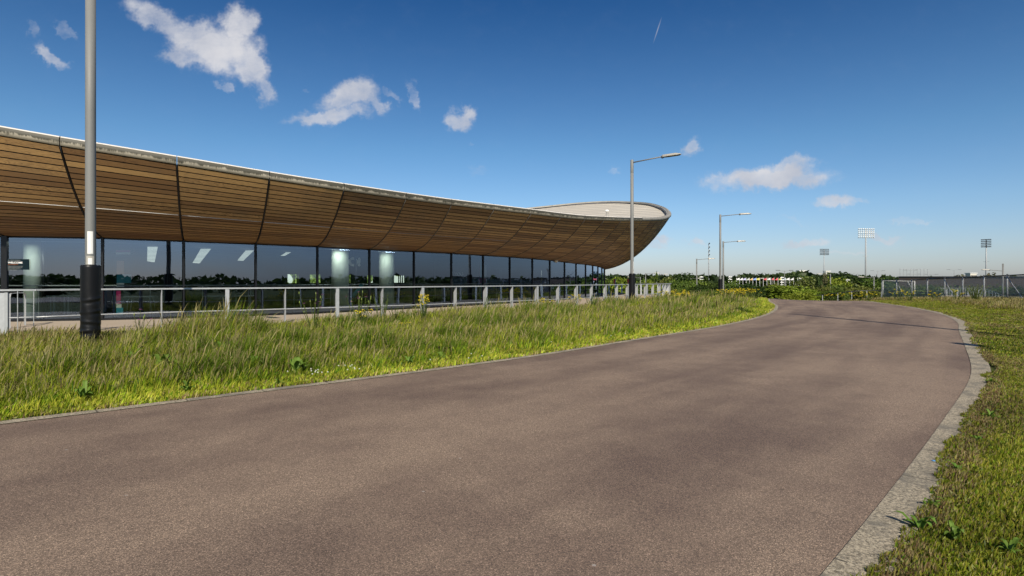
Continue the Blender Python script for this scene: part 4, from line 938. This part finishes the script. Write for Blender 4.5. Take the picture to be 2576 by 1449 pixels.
BL_ = [(1985, 714, 74, 110, 'bright', 'large bright yellow green bush below the white flags', 0), (2035, 724, 70, 70, 'bright', 'right shoulder of yellow green growth under the banded tower', 1), (1925, 720, 76, 80, 'dark', 'dark bush below the yellow flag by the road bend', 2),
       (1885, 719, 70, 70, 'dark', 'dark bush behind the yellow flowers', 0), (1850, 722, 66, 50, 'olive', 'olive bush right behind the third lamp sleeve', 1), (1765, 716, 70, 70, 'dark', 'dark bush left behind the third lamp', 1), (1725, 712, 72, 60, 'mid', 'mid green bush right of the railing end', 2),
       (1690, 722, 62, 40, 'olive', 'low olive bush touching the railing end', 0), (2075, 716, 78, 60, 'olive', 'olive bush between the conifer and the low rail', 2), (2155, 722, 70, 70, 'olive', 'yellowish bush behind the low rail', 0), (2010, 730, 64, 60, 'bright', 'low bright bush at the road crest', 2),
       (2310, 711, 100, 70, 'olive', 'olive bush before the dark hall left end', 1), (2375, 714, 98, 80, 'mid', 'green bush before the dark hall under the treetop', 0), (2440, 712, 104, 80, 'olive', 'olive bush before the dark hall below the beige block', 2), (2510, 716, 96, 80, 'mid', 'green bush before the dark hall at the braced bay', 1), (2565, 713, 92, 70, 'dark', 'dark bush at the right edge behind the mesh', 2),
       (1790, 724, 60, 50, 'mid', 'small green bush at the foot of the thin lamp pole', 1), (2105, 726, 66, 60, 'mid', 'green bush behind the middle low rail posts', 1)]
for (px, py, D_, w, pl, lb, vr) in BL_: tree(px, py, D_, w, 'bush', pl, lb, 'bush', vr)
# far-off wood all round, one mass
def wood():
    az = np.linspace(-np.pi, np.pi, 721); V = []; C = []
    r = np.random.default_rng(11); n = 60000
    a = (r.random(n) * 2 - 1) * np.pi; fr = r.random(n) < .55; a = np.where(fr, (r.random(n) * 2 - 1) * .85, a)
    dist = 300 + 120 * r.random(n); 
    pxx = CX + F * np.tan(np.clip(a, -1.2, 1.2)); 
    yt = np.interp(pxx, [-800, 1500, 1560, 1640, 1700, 1722, 1760, 1820, 1852, 1868, 1890, 1925, 1960, 2000, 2030, 2050, 2100, 2180, 2240, 2280, 2576, 3400], [694, 695, 692, 693, 692, 692, 696, 697, 696, 690, 688, 693, 687, 685, 684, 692, 690, 696, 696, 699, 700, 696])
    top = EYE + (HY - yt) / F * dist * np.cos(np.clip(a, -1.2, 1.2)) ; top = np.where(np.abs(a) > 1.1, 2.6 + 2.8 * vnoise(a * 30, a * 0 + 3, .5), top)
    top = top + 1.6 * (vnoise(a * 90, dist * .02) - .6) + 1.0 * (vnoise(a * 300, dist * .05) - .5)
    x = np.sin(a) * dist; y = np.cos(a) * dist; g = -6 + 0 * x
    z = g + (top - g) * np.sqrt(r.random(n)) * (.55 + .45 * r.random(n) ** .3)
    c = np.stack([x, y, z], 1); nn = r.normal(size=(n, 3)) + np.array([0, 0, .8]); nn /= np.linalg.norm(nn, axis=1)[:, None]
    aa = np.cross(nn, r.normal(size=(n, 3))); aa /= np.linalg.norm(aa, axis=1)[:, None]; bb = np.cross(nn, aa); s = (1.0 + 1.3 * r.random(n))[:, None]
    V = np.stack([c - aa * s, c + bb * s * .7, c + aa * s, c - bb * s * .7], 1).reshape(-1, 3)
    cl = vnoise(a * 60, z * .15, 1.0); tn = np.array([(.026, .045, .016), (.038, .060, .02), (.055, .078, .026)])[(r.random(n) * 3).astype(int)] * (.6 + .8 * cl)[:, None] * 1.0
    return nmesh('distant_woodland', V, np.arange(n * 4).reshape(n, 4), np.zeros((0, 3), int), np.repeat(tn, 4, 0), M['leaf'])
tag(wood(), kind='stuff')
# bushes and a low block behind the viewer: they show in the glass
for i, (x, y, h, w) in enumerate([(-90, -60, 6, 16), (-40, -110, 7, 16), (30, -130, 6, 18), (95, -90, 7, 18), (150, -40, 7, 18), (160, 25, 8, 18), (-120, -20, 8, 18)]):
    r = thing('tree', ['a', 'b', 'c', 'd', 'e', 'f', 'g'][i] and ['broad tree behind the viewer to the far left', 'tree behind the viewer to the left', 'tree straight behind the viewer', 'tree behind the viewer to the right', 'broad tree behind the viewer to the far right', 'tree well to the right of the road', 'tall tree well to the left behind the viewer'][i], 'tree', (x, y, g1(x, y) - .1), 'trees behind the viewer')
    r.scale = (w, w, h)
    for nm, me in (('trunk', TRUNK), ('crown', get_crown('round', 'dark', i % 3))): o = bpy.data.objects.new(nm, me); COL.objects.link(o); o.parent = r

# ---------------------------------------------------------------- mesh fence at right
m, q = mat('chain_link'); M['link'] = m
tc = q.new('ShaderNodeTexCoord').outputs['Object']; s = q.new('ShaderNodeSeparateXYZ', i_0=tc)
def wires(a): return q.math('LESS_THAN', q.math('ABSOLUTE', q.math('SUBTRACT', q.math('FRACT', q.math('MULTIPLY', a, 9.0)), .5)), .15)
hv = q.math('ADD', s.outputs[1], q.math('MULTIPLY', s.outputs[0], .11))
w_ = q.math('MAXIMUM', wires(q.math('ADD', hv, s.outputs[2])), wires(q.math('SUBTRACT', hv, s.outputs[2])))
d_ = principled(q, Base_Color=(.50, .50, .47), Roughness=.5, Metallic=.1)
outp(q, q.new('ShaderNodeMixShader', i_0=w_, i_1=q.new('ShaderNodeBsdfTransparent').outputs[0], i_2=d_.outputs[0]).outputs[0])
FA, FB = np.array([40.3, 62.0]), np.array([38.3, 44.0])
fpx = [2219, 2255.6, 2294, 2333, 2376.6, 2422, 2475.4, 2534, 2604, 2690, 2800]; fy = [704, 703.4, 702.8, 700.8, 699, 697, 694, 691.4, 688, 684, 679]
fence = thing('mesh_fence', 'tall grey chain link fence with braced posts right of the road', 'fence', (FA[0], FA[1], g1(*FA)))
FP = []
for px, py in zip(fpx, fy):
    r = (px - CX) / F; s_ = (62 * r - 40.3) / (18 * r - 2); p = FA + (FB - FA) * s_; FP.append((p[0], p[1], EYE + (HY - py) / F * p[1]))
for i, p in enumerate(FP):
    gz_ = g1(p[0], p[1]) - .1; mb = MB(); mb.tube([(p[0], p[1], gz_), (p[0], p[1], p[2])], .055, 8); mb.build('post', M['galv_dull'], fence)
    mb = MB(); mb.lathe([(.06, 0), (.065, .03), (.02, .07)], p, 8); mb.build('cap', M['dark'], fence)
    if i + 1 < len(FP):
        qn = FP[i + 1]; g2 = g1(qn[0], qn[1]) - .05; mb = MB(); mb.tube([(p[0], p[1], p[2] - .04), (qn[0], qn[1], qn[2] - .04)], .045, 6); mb.build('top_rail', M['dark'], fence)
        mb = MB(); zb = .55; mb.tube([(p[0], p[1], gz_ + zb), (qn[0], qn[1], g2 + zb)], .012, 5); mb.build('wire', M['dark'], fence)
        mb = MB(); mb.add([(p[0] + .06, p[1], gz_ + .1), (qn[0] + .06, qn[1], g2 + .1), (qn[0] + .06, qn[1], qn[2] - .06), (p[0] + .06, p[1], p[2] - .06)], [(0, 1, 2, 3)]); mb.build('mesh_panel', M['link'], fence)
    if i in (1, 4, 7, 9):
        qn = FP[i + 1]; mb = MB(); mb.tube([(p[0] - .05, p[1], p[2] - .12), (p[0] * .22 + qn[0] * .78 - .3, p[1] * .22 + qn[1] * .78, g1(qn[0], qn[1]))], .035, 6); mb.build('brace', M['galv_dull'], fence)
# white goal behind the fence
gl_ = thing('football_goal', 'white goal frame behind the first bays of mesh fence', 'goal', tuple(at(2260, 67, g1(44, 67))))
D_ = 67.0; mb = MB(); pts = [at(2222, D_, py=742), at(2222, D_, py=706), at(2301, D_, py=707.5), at(2301, D_, py=724)]
mb.tube([pts[0], pts[1]], .035, 6); mb.build('goal_post', M['white'], gl_); mb = MB(); mb.tube([pts[1], pts[2]], .035, 6); mb.build('crossbar', M['white'], gl_); mb = MB(); mb.tube([pts[2], at(2301, D_, py=744)], .05, 6); mb.build('goal_post', M['white'], gl_)
mb = MB(); mb.tube([at(2283, D_ + .3, py=708), at(2291, D_ + .3, py=722)], .04, 6); mb.build('stay', M['white'], gl_)
# low rail beyond the crest
lr = [(1900, 753, 66), (1950, 752, 66), (1981, 750, 66), (2031.5, 745.4, 65), (2069, 741.6, 64), (2107.5, 737, 63), (2142.5, 733, 62), (2180.5, 731, 62), (2217, 731, 61.5)]
root = thing('low_rail', 'low dark rail on pale posts beyond the crest of the road', 'railing', tuple(at(2107, 63, g1(36, 63))))
tp = [at(a_, d_, py=b_) for a_, b_, d_ in lr]; mb = MB(); mb.tube(tp, .05, 6); mb.build('top_rail', M['dark'], root)
for p in tp: mb = MB(); mb.box((p[0], p[1], (p[2] + g1(p[0], p[1])) / 2 - .1), (.06, .05, p[2] - g1(p[0], p[1]) + .1)); mb.build('post', M['galv'], root)
# ramp with slatted rail behind the fence
D_ = 88.0; a = at(2297, D_, 0); b = at(2478, D_, 0)
mb = MB(); mb.box(((a[0] + b[0]) / 2, D_ + 1, -3.4), (b[0] - a[0], 2.4, 5.2)); rp = tag(mb.build('concrete_ramp', M['kerb']), 'grey concrete ramp behind the mesh fence', 'ramp')
rl_ = thing('ramp_railing', 'pale railing with wide flat posts seen through the mesh fence', 'railing', (a[0], D_, -.8))
mb = MB(); mb.tube([(a[0], D_, .3), (b[0], D_, .36)], .035, 6); mb.build('top_rail', M['galv'], rl_)
k = 0; x = a[0]
while x < b[0]:
    mb = MB()
    if k % 3 == 0: mb.prism([(0, 0), (.34, 0), (.34, .75), (.17, 1.0), (0, .75)], .03, (x, D_, -.8), (1, 0, 0), (0, 0, 1)); mb.build('post', M['galv'], rl_)
    else: mb.box((x, D_, -.3), (.05, .03, 1.0)); mb.build('baluster', M['galv'], rl_)
    x += .28; k += 1
hr = thing('stair_handrail', 'twin sloping handrails running down right of the ramp railing', 'handrail', tuple(at(2500, 80, -1.5)))
for dy_, nm in ((0, 'rail'), (5.5, 'rail')):
    mb = MB(); mb.tube([at(2476, 84, py=725.5 + dy_), at(2525, 70, py=744 + dy_), at(2560, 64, py=753 + dy_)], .035, 6); mb.build(nm, M['galv'], hr)
for i in range(6): mb = MB(); t = i / 5; mb.tube([at(2480 + 40 * t, 83 - 12 * t, py=728 + 16 * t), at(2480 + 40 * t, 83 - 12 * t, py=755 + 6 * t)], .02, 5); mb.build('post', M['galv'], hr)

# ---------------------------------------------------------------- distant masts, flags, buildings
def flood(px, pyt, D_, barw, rows, mtl, label, yaw, poles=.28, nl=8, rowgap=None, lamp=.42):
    x = (px - CX) / F * D_; z0 = -6.2; zt = EYE + (HY - pyt) / F * D_; r = thing('floodlight_mast', label, 'floodlight', (x, D_, z0), 'floodlight masts around the pitches')
    mb = MB(); mb.lathe([(poles, 0), (poles * .9, (zt - z0) * .5), (poles * .55, zt - z0)], (x, D_, z0), 10); mb.build('mast', M['galv_dull'], r)
    ca, sa = math.cos(yaw), math.sin(yaw); g_ = rowgap or 1.9
    for k, cnt in enumerate(rows):
        zz = zt - .4 - k * g_; mb = MB(); mb.box((x, D_, zz), (barw, .10, .08), yaw); bar = mb.build('crossbar', M['galv_dull'], r)
        for rr_ in range(cnt):
            for i in range(nl):
                t = ((i + .5) / nl - .5) * barw; lb = MB(); px_, py_ = x + ca * t + sa * .3, D_ + sa * t - ca * .3
                lb.lathe([(lamp * .35, 0), (lamp, .12), (lamp, .26), (lamp * .5, .42)], (px_, py_, zz + .15 - rr_ * .85), 8); lb.build('floodlight', mtl, bar)
    mb = MB(); zz = z0 + (zt - z0) * .62; mb.box((x, D_, zz), (2.2, .2, .12), yaw); mb.build('bracket', M['galv_dull'], r)
    return r
flood(2178, 576, 220, 7.0, (2, 2, 1), M['white_lamp'], 'tallest floodlight mast with white lamp heads in three rows', .1, .34, 8, 1.55, .3)
flood(2073, 627, 330, 6.2, (2, 2, 1), M['dark'], 'dark headed floodlight mast right of the banded tower', .2, .3, 8, 1.5, .3)
flood(2481, 602.5, 260, 3.8, (2, 2, 1), M['dark'], 'floodlight mast with slanting dark heads above the mesh fence', -.9, .34, 8, 1.6, .24)
flood(1783, 612, 290, 4.0, (1, 1, 1, 1), M['dark'], 'floodlight mast with sideways heads left of the third lamp', 1.25, .32, 6, 1.9, .3)
for i, (px, py) in enumerate([(1764, 694.5), (1836, 694.5), (1966.5, 696), (2012, 698), (2131.5, 702)]):
    D_ = 180; x = (px - CX) / F * D_; zt = EYE + (HY - py) / F * D_
    r = thing('pitch_light', ['four tier light column left of the third lamp', 'four tier light column just right of the third lamp', 'four tier light column among the red flags', 'four tier light column right of the last flag', 'four tier light column before the dark trees'][i], 'light column', (x, D_, -6.2), 'small four tier light columns')
    mb = MB(); mb.lathe([(.12, 0), (.1, zt + 6.2)], (x, D_, -6.2), 8); mb.build('pole', M['white'], r)
    for k in range(4): mb = MB(); mb.box((x, D_ - .2, zt - .3 - k * .75), (1.15, .3, .28), 0, bev=.05); mb.build('lamp_pair', M['white'], r)
def farlamp(px, pyt, D_, dirx, label, L=2.6, twin=False):
    x = (px - CX) / F * D_; z0 = g1(x, D_); h = EYE + (HY - pyt) / F * D_ - z0
    if not twin: return make_lamp((x, D_, z0), 0 if dirx > 0 else math.pi, label, h=h, sleeve=False, group='lamp columns farther off')
    r = thing('street_lamp', label, 'street lamp', (x, D_, z0), 'lamp columns farther off'); mb = MB(); mb.lathe([(.1, 0), (.07, h)], (x, D_, z0), 10); mb.build('pole', M['pole'], r)
    for s_ in (-1, 1):
        mb = MB(); mb.tube([(x, D_, z0 + h - .15), (x + s_ * L * .6, D_, z0 + h + .05)], .04, 6); mb.build('arm', M['pole'], r)
        mb = MB(); mb.box((x + s_ * L * .78, D_, z0 + h + .12), (L * .45, .35, .12), 0, bev=.04); mb.build('lamp_head', M['dark'], r)
farlamp(1819.5, 607, 71, 1, 'lamp post half hidden behind the third lamp, arm to the right')
farlamp(1752.7, 651, 87, 1, 'thin lamp post left of the third lamp')
farlamp(1624, 687, 112, 1, 'lamp post rising left of the slender sapling'); farlamp(1652, 690, 140, 1, 'shorter lamp post right of the slender sapling'); farlamp(1611, 697, 120, -1, 'lamp post with arm to the left beside the corner lamp')
farlamp(1941.8, 700.6, 130, -1, 'thin lamp post at the road crest left kerb end'); farlamp(2089, 689, 118, -1, 'slim pole with short arm rising behind the low rail'); farlamp(2198.6, 697, 100, -1, 'lamp post with left arm by the mesh fence corner')
farlamp(1738, 700, 150, 1, 'small lamp post left of the thin lamp pole'); farlamp(2523, 679, 74, -1, 'lamp post with pale head behind the mesh fence')
farlamp(1973.6, 681, 170, 1, 'twin armed lamp standing behind the flags', 2.6, True)
for i, (px, py) in enumerate([(2208, 681.5), (2290, 680), (2299, 690), (2342, 690.5), (2400, 679)]):
    farlamp(px, py, 330, 1, ['first', 'second', 'third', 'fourth', 'fifth'][i] + ' tiny twin headed mast from the left above the dark hall', 4.2, True)
def p6(c): return (2700 + c / 4.14) * .629
m, q = mat('flag_cloth'); M['flag'] = m; at_ = q.new('ShaderNodeAttribute', attribute_name='tone'); p = principled(q, Base_Color=at_.outputs['Color'], Roughness=.8); outp(q, p.outputs[0])
FC = {'white': (.75, .75, .75), 'lilac': (.5, .5, .72), 'grey': (.55, .57, .55), 'orange': (.7, .45, .2), 'blue': (.25, .38, .75), 'yellow': (.62, .58, .15), 'red': (.65, .10, .12), 'lightblue': (.55, .65, .75)}
fl = [(1018, None, 'bare flagpole at the left end of the row'), (1068, 'white', 'leftmost white flag of the row'), (1123, 'white', 'second white flag from the left'), (1176, 'lilac', 'lilac flag fourth from the left pole'), (1232, 'grey', 'pale grey flag beside the lilac one'), (1288, 'orange', 'orange flag between grey and blue'), (1345, 'blue', 'blue flag left of the middle'),
      (1402, 'yellow', 'dull yellow flag left of the middle'), (1460, None, 'bare flagpole in the middle of the row'), (1520, 'red', 'leftmost of the red flags'), (1580, 'white', 'white flag between two red flags'), (1640, 'red', 'middle one of the red flags'), (1705, 'red', 'rightmost of the red flags'),
      (1768, 'yellow', 'yellow flag right of the red ones'), (1832, 'lightblue', 'pale blue flag by the twin armed lamp'), (1897, 'white', 'white flag second from the right'), (1963, 'white', 'rightmost white flag of the row'), (2030, None, 'bare flagpole at the right end of the row')]
for c, colr, lb in fl:
    D_ = 220; x = (p6(c) - CX) / F * D_; zt = EYE + (HY - 698.5) / F * D_; r = thing('flagpole', lb, 'flag', (x, D_, -6.2), 'row of flags before the wooded hill')
    mb = MB(); mb.tube([(x, D_, -6.2), (x, D_, zt)], .05, 6); mb.build('pole', M['white'], r)
    if colr:
        mb = MB(); V = []; sl = random.uniform(.15, .95)
        for i in range(7):
            t = i / 6; V += [(x - .08 - t * 1.15, D_ + .12 * math.sin(t * 7), zt - .08 - t * sl * .75), (x - .08 - t * 1.15, D_ + .12 * math.sin(t * 7 + .5), zt - .95 + .15 * t * (1 - sl))]
        mb.add(V, [(2 * i, 2 * i + 1, 2 * i + 3, 2 * i + 2) for i in range(6)], 0, None, FC[colr]); mb.build('flag', M['flag'], r)
# towers
def tower(px0, px1, pyt, D_, label, banded):
    x0, x1 = (px0 - CX) / F * D_, (px1 - CX) / F * D_; zt = EYE + (HY - pyt) / F * D_; r = thing('tower_block', label, 'building', ((x0 + x1) / 2, D_, -6)); w = x1 - x0
    mb = MB(); mb.box(((x0 + x1) / 2, D_ + w / 2, (zt - 6) / 2), (w, w, zt + 6)); mb.build('wall', M['cream'] if banded < 2 else M['cream'], r)
    mb = MB(); mb.box(((x0 + x1) / 2, D_ + w / 2, zt + .25), (w + .8, w + .8, .5)); mb.build('roof', M['white'], r)
    nfl = int((zt + 6) / 3.1)
    for k in range(nfl):
        z = zt - 1.9 - k * 3.1; mb = MB(); 
        if banded == 1: mb.box(((x0 + x1) / 2, D_ - .2, z), (w * .96, .3, 1.3)); mb.build('window_band', M['dark'], r)
        elif banded == 0:
            for j in range(4): mb.box((x0 + w * (j + .5) / 4, D_ - .2, z), (w * .12, .3, 1.5))
            mb.build('window_row', M['galv_dull'], r)
        else:
            for j in range(5): mb.box((x0 + w * (j + .5) / 5, D_ - .2, z), (w * .1, .3, 1.2))
            mb.build('window_row', M['dark'], r)
tower(2011, 2028, 681, 700, 'white tower with dark window bands above the trees', 1); tower(2077, 2089, 682, 800, 'plain white block right of the banded tower', 0); tower(2441, 2457, 688, 420, 'beige flat roofed block above the mesh fence', 2)
# dark hall
m, q = mat('vertical_boards'); M['boards'] = m; tc = q.new('ShaderNodeTexCoord').outputs['Object']; s = q.new('ShaderNodeSeparateXYZ', i_0=tc)
n = q.noise(q.vmath('MULTIPLY', tc, (3, 3, .05)), 1.5, 3, .6); p = principled(q, Base_Color=q.mix(n, (.018, .014, .012), (.055, .04, .034)), Roughness=.8); outp(q, p.outputs[0])
hl = thing('timber_hall', 'long dark timber clad hall behind the mesh fence', 'building', (105, 121, -6)); mb = MB(); x0 = (2261 - CX) / F * 120
pl_ = [(x0, 120), (x0 + 70, 120), (x0 + 90, 140), (x0 * 1.17, 140)]
mb.add([(a, b, z) for z in (-6, 2.2) for a, b in pl_], [(0, 1, 5, 4), (1, 2, 6, 5), (2, 3, 7, 6), (3, 0, 4, 7), (4, 5, 6, 7)]); mb.build('wall', M['boards'], hl); mb = MB()
mb.add([(a + (-.2 if k in (0, 3) else .2), b + (-.3 if k < 2 else .3), z) for z in (2.2, 2.42) for k, (a, b) in enumerate(pl_)], [(0, 1, 5, 4), (1, 2, 6, 5), (2, 3, 7, 6), (3, 0, 4, 7), (4, 5, 6, 7), (3, 2, 1, 0)]); 0 and mb.box((x0 + 35, 130, 2.3), (70.5, 20.6, .25)); mb.build('roof_edge', M['dark'], hl)
mb = MB()
for k in range(9): mb.box((x0 + 3 + k * .75, 124, 3.2), (.06, .06, 1.7))
mb.box((x0 + 6, 124, 4.0), (6.4, .06, .06)); mb.build('roof_frame', M['galv_dull'], hl)
# pylons
for px, py, lb in ((1765, 689, 'lattice pylon behind the four tier light column'), (1788, 694, 'farther lattice pylon right of the leaning floodlight')):
    D_ = 600; x = (px - CX) / F * D_; zt = EYE + (HY - py) / F * D_; r = thing('pylon', lb, 'pylon', (x, D_, -6)); mb = MB()
    for s1 in (-1, 1):
        for s2 in (-1, 1): mb.tube([(x + s1 * 2, D_ + s2 * 2, -6), (x, D_, zt)], .12, 4)
    mb.build('lattice', M['galv_dull'], r)
    for k in range(3): mb = MB(); mb.tube([(x - 3.2 + .5 * k, D_, zt - 1 - 2 * (2 - k)), (x + 3.2 - .5 * k, D_, zt - 1 - 2 * (2 - k))], .12, 4); mb.build('cross_arm', M['galv_dull'], r)
# banners beyond the deck
M['redb'] = simple('red_banner', (.62, .08, .05), .6, 0, .05); 
for px, lb in ((1546.5, 'red banner with a white edge beyond the deck railing'), (1581, 'red banner partly hidden by the corner lamp post')):
    D_ = 84; p = at(px, D_, 0); r = thing('banner', lb, 'banner', (p[0], D_, -3), 'red banners beyond the deck'); mb = MB(); mb.box((p[0] - .05, D_, EYE + (HY - 708) / F * D_), (.28, .03, .72)); mb.build('cloth', M['redb'], r)
    mb = MB(); mb.box((p[0] + .13, D_, EYE + (HY - 708) / F * D_), (.08, .034, .72)); mb.build('edge', M['white'], r); mb = MB(); mb.tube([(p[0] + .18, D_, -3), (p[0] + .18, D_, 1.9)], .025, 5); mb.build('pole', M['galv'], r)

# ---------------------------------------------------------------- things behind the glass
def text(body, size, loc, rz, m, parent, name, align='LEFT', extr=.002, bold=0):
    cu = bpy.data.curves.new('t', 'FONT'); cu.body = body; cu.size = size; cu.extrude = extr; cu.align_x = align; cu.offset = bold; to = bpy.data.objects.new('t', cu)
    COL.objects.link(to); bpy.context.view_layer.update(); me = bpy.data.meshes.new_from_object(to); bpy.data.objects.remove(to)
    o = bpy.data.objects.new(name, me); COL.objects.link(o); me.materials.clear(); me.materials.append(m); me.name = name
    off = Vector(parent_world(parent)); o.parent = parent; o.location = Vector(loc) - off; o.rotation_euler = (R(90), 0, rz); return o
M['sign'] = simple('dark_teal_sign', (.008, .018, .024), .95, 0, .05, 6, 0, .05); M['pink'] = simple('magenta_print', (.45, .02, .14), .5, 0, .1, 3); M['bluep'] = simple('cyan_print', (.03, .30, .42), .5, 0, .2, 3); M['txt'] = simple('white_lettering', (.8, .8, .8), .6, 0, .02)
M['skin'] = simple('warm_print', (.45, .2, .11), .5, 0, .3, 3); M['txt2'] = simple('grey_lettering', (.28, .3, .3), .6, 0, .02); M['orange'] = simple('orange_lettering', (.5, .16, .04), .6, 0, .02)
a_ = np.array(BM[0]); b_ = np.array(BM[1]); tdir = (b_ - a_)[:2]; tdir /= np.linalg.norm(tdir); rzg = math.atan2(tdir[1], tdir[0])
def onglass(px, py, o=-.035):
    r = (px - CX) / F; s_ = (r * a_[1] - a_[0]) / ((b_ - a_)[0] - r * (b_ - a_)[1]); p = a_ + (b_ - a_) * s_; p = p[:2] + np.array([tdir[1], -tdir[0]]) * -o * 1.0; D_ = p[1]; return Vector((p[0], p[1], EYE + (HY - py) / F * D_))
A_, B_ = onglass(15, 651.5), onglass(75, 678.7); sg = thing('welcome_sign', 'dark welcome sign with white lettering on the left glass', 'sign', ((A_[0] + B_[0]) / 2, (A_[1] + B_[1]) / 2, B_[2]))
w = math.hypot(B_[0] - A_[0], B_[1] - A_[1]); h = A_[2] - B_[2]; mb = MB(); mb.box(((A_[0] + B_[0]) / 2, (A_[1] + B_[1]) / 2, (A_[2] + B_[2]) / 2), (w, .012, h), rzg); mb.build('board', M['sign'], sg)
nrm = Vector((tdir[1], -tdir[0], 0)); O_ = onglass(22, 660) + nrm * .009
text('LEE VALLEY VELOPARK', .033, O_ + Vector((0, 0, .055)), rzg, M['txt2'], sg, 'lettering'); text('WELCOME', .082, O_ + Vector((0, 0, -.035)), rzg, M['txt'], sg, 'lettering', bold=.002)
text('WHAT IS GOING ON?', .028, O_ + Vector((0, 0, -.083)), rzg, M['orange'], sg, 'lettering')
for k, ln in enumerate(['Please go around to the front', 'of the velodrome, down the', 'stairs or slope and enter', 'through reception.']): text(ln, .034, O_ + Vector((0, 0, -.135 - .04 * k)), rzg, M['txt2'], sg, 'lettering')
# table
tb_ = thing('table', 'white topped folding table standing behind the glass', 'table', tuple(at(355, 20.4, DECKZ))); c = at(355, 20.4, 0); c[2] = DECKZ + .76
mb = MB(); mb.box(c, (.96, .5, .03), .3, bev=.01); mb.build('tabletop', M['white'], tb_)
for s_ in (-1, 1):
    mb = MB(); cc = Vector((c[0] + s_ * 0, c[1], 0)); dx_, dy_ = math.cos(.3), math.sin(.3); off = Vector((-dy_, dx_, 0)) * .19 * s_
    P_ = [(-.42, 0), (-.34, .68), (-.28, .74), (.28, .74), (.34, .68), (.42, 0)]; mb.tube([Vector((c[0] + a * dx_, c[1] + a * dy_, DECKZ + z)) + off for a, z in P_], .013, 6); mb.build('leg_frame', M['galv'], tb_)
# display board with print
db = thing('display_board', 'printed display board in pink, blue and skin tones behind the glass', 'display board', tuple(at(315, 20.6, DECKZ)))
def rect(x0, y0, x1, y1, D_, name, m, par):
    mb = MB(); a, b = at(x0, D_, py=y1), at(x1, D_, py=y0); mb.box(((a[0] + b[0]) / 2, D_, (a[2] + b[2]) / 2), (b[0] - a[0], .02, b[2] - a[2])); return mb.build(name, m, par)
rect(288, 630, 334, 800, 20.70, 'panel', M['sign'], db)
for nm, m_, r_ in (('print_stripe', 'pink', (292, 629, 328, 635)), ('print_stripe', 'white', (292, 635, 328, 640)), ('portrait', 'skin', (294, 656, 312, 690)), ('portrait', 'bluep', (294, 690, 330, 712)), ('print_stripe', 'white', (294, 712, 312, 722)), ('print_stripe', 'pink', (293, 726, 304, 764)), ('print_stripe', 'white', (293, 764, 306, 774)), ('print_stripe', 'bluep', (293, 774, 310, 792))): rect(*r_, 20.66, nm, M[m_], db)
db2 = thing('display_board', 'narrow display board with pink and pale blue print right of the indoor columns', 'display board', tuple(at(1218, 33, DECKZ)))
rect(1204, 650, 1232, 755, 33.0, 'panel', M['sign'], db2)
for nm, m_, r_ in (('print_stripe', 'bluep', (1208, 655, 1216, 700)), ('print_stripe', 'pink', (1206, 700, 1222, 716)), ('print_stripe', 'white', (1216, 668, 1224, 700)), ('print_stripe', 'bluep', (1210, 716, 1220, 750))): rect(*r_, 32.95, nm, M[m_], db2)
tx = thing('wall_graphic', 'white O and exclamation mark lettering beside the left indoor column', 'sign', tuple(at(888, 27, 2.2))); text('O!', .52, at(877, 27, py=668), .5, M['white_lamp'], tx, 'lettering', bold=.03)
tx = thing('wall_graphic', 'white word YOU on a dark board behind the glass', 'sign', tuple(at(1155, 32, 1.9))); text('YOU', .27, at(1144, 32, py=694), .7, M['txt'], tx, 'lettering', bold=.004); rect(1136, 665, 1172, 712, 32.4, 'board', M['sign'], tx)
bl = thing('display_board', 'slanted blue panel standing between the indoor columns', 'display board', tuple(at(893, 25.5, DECKZ))); mb = MB(); mb.prism([(0, 0), (.2, 0), (.62, .55), (.5, .62)], .03, at(880, 25.5, .75), (1, 0, 0), (0, 0, 1)); mb.build('panel', M['bluep'], bl)
# small litter on the right kerb
x, y = gpt(2233, 1286 - 0); x, y = gpt(CX + (3296 + 789 / 1.8025 - 2048) * .629, (1500 + 627 / 1.8025) * .629)
mb = MB(); mb.lathe([(.014, 0), (.014, .004)], (x, y, .01), 10); M['blue_cap'] = simple('blue_plastic', (.08, .3, .65), .4, 0, .02); tag(mb.build('bottle_cap', M['blue_cap']), 'small blue disc lying on the right concrete kerb', 'litter')

for i, (xa, xb) in enumerate([(62, 76), (95, 124), (130, 159), (166, 200), (512, 560), (590, 628)]):
    D_ = 22.0 if i < 4 else 24.0; a, b = at(xa, D_, py=745), at(xb, D_, py=745); w_ = b[0] - a[0]; zt = a[2]
    r = thing('desk', ['short desk behind the glass beside the left indoor column', 'first long desk behind the left glass', 'second long desk behind the left glass', 'desk behind the glass hidden partly by the near lamp sleeve', 'low desk behind the second pane', 'low desk behind the third pane'][i], 'desk', ((a[0] + b[0]) / 2, D_ + .3, DECKZ), 'desks inside the glass hall')
    mb = MB(); mb.box(((a[0] + b[0]) / 2, D_ + .3, zt), (w_, .6, .03), 0, bev=.008); mb.build('desktop', M['white'], r)
    mb = MB(); mb.box(((a[0] + b[0]) / 2, D_ + .5, (zt + DECKZ) / 2), (w_ * .9, .02, zt - DECKZ - .05)); mb.build('front_panel', M['frame'], r)
    for s_ in (-1, 1): mb = MB(); mb.box(((a[0] + b[0]) / 2 + s_ * w_ * .46, D_ + .1, (zt + DECKZ) / 2), (.04, .04, zt - DECKZ - .03)); mb.build('leg', M['galv'], r)
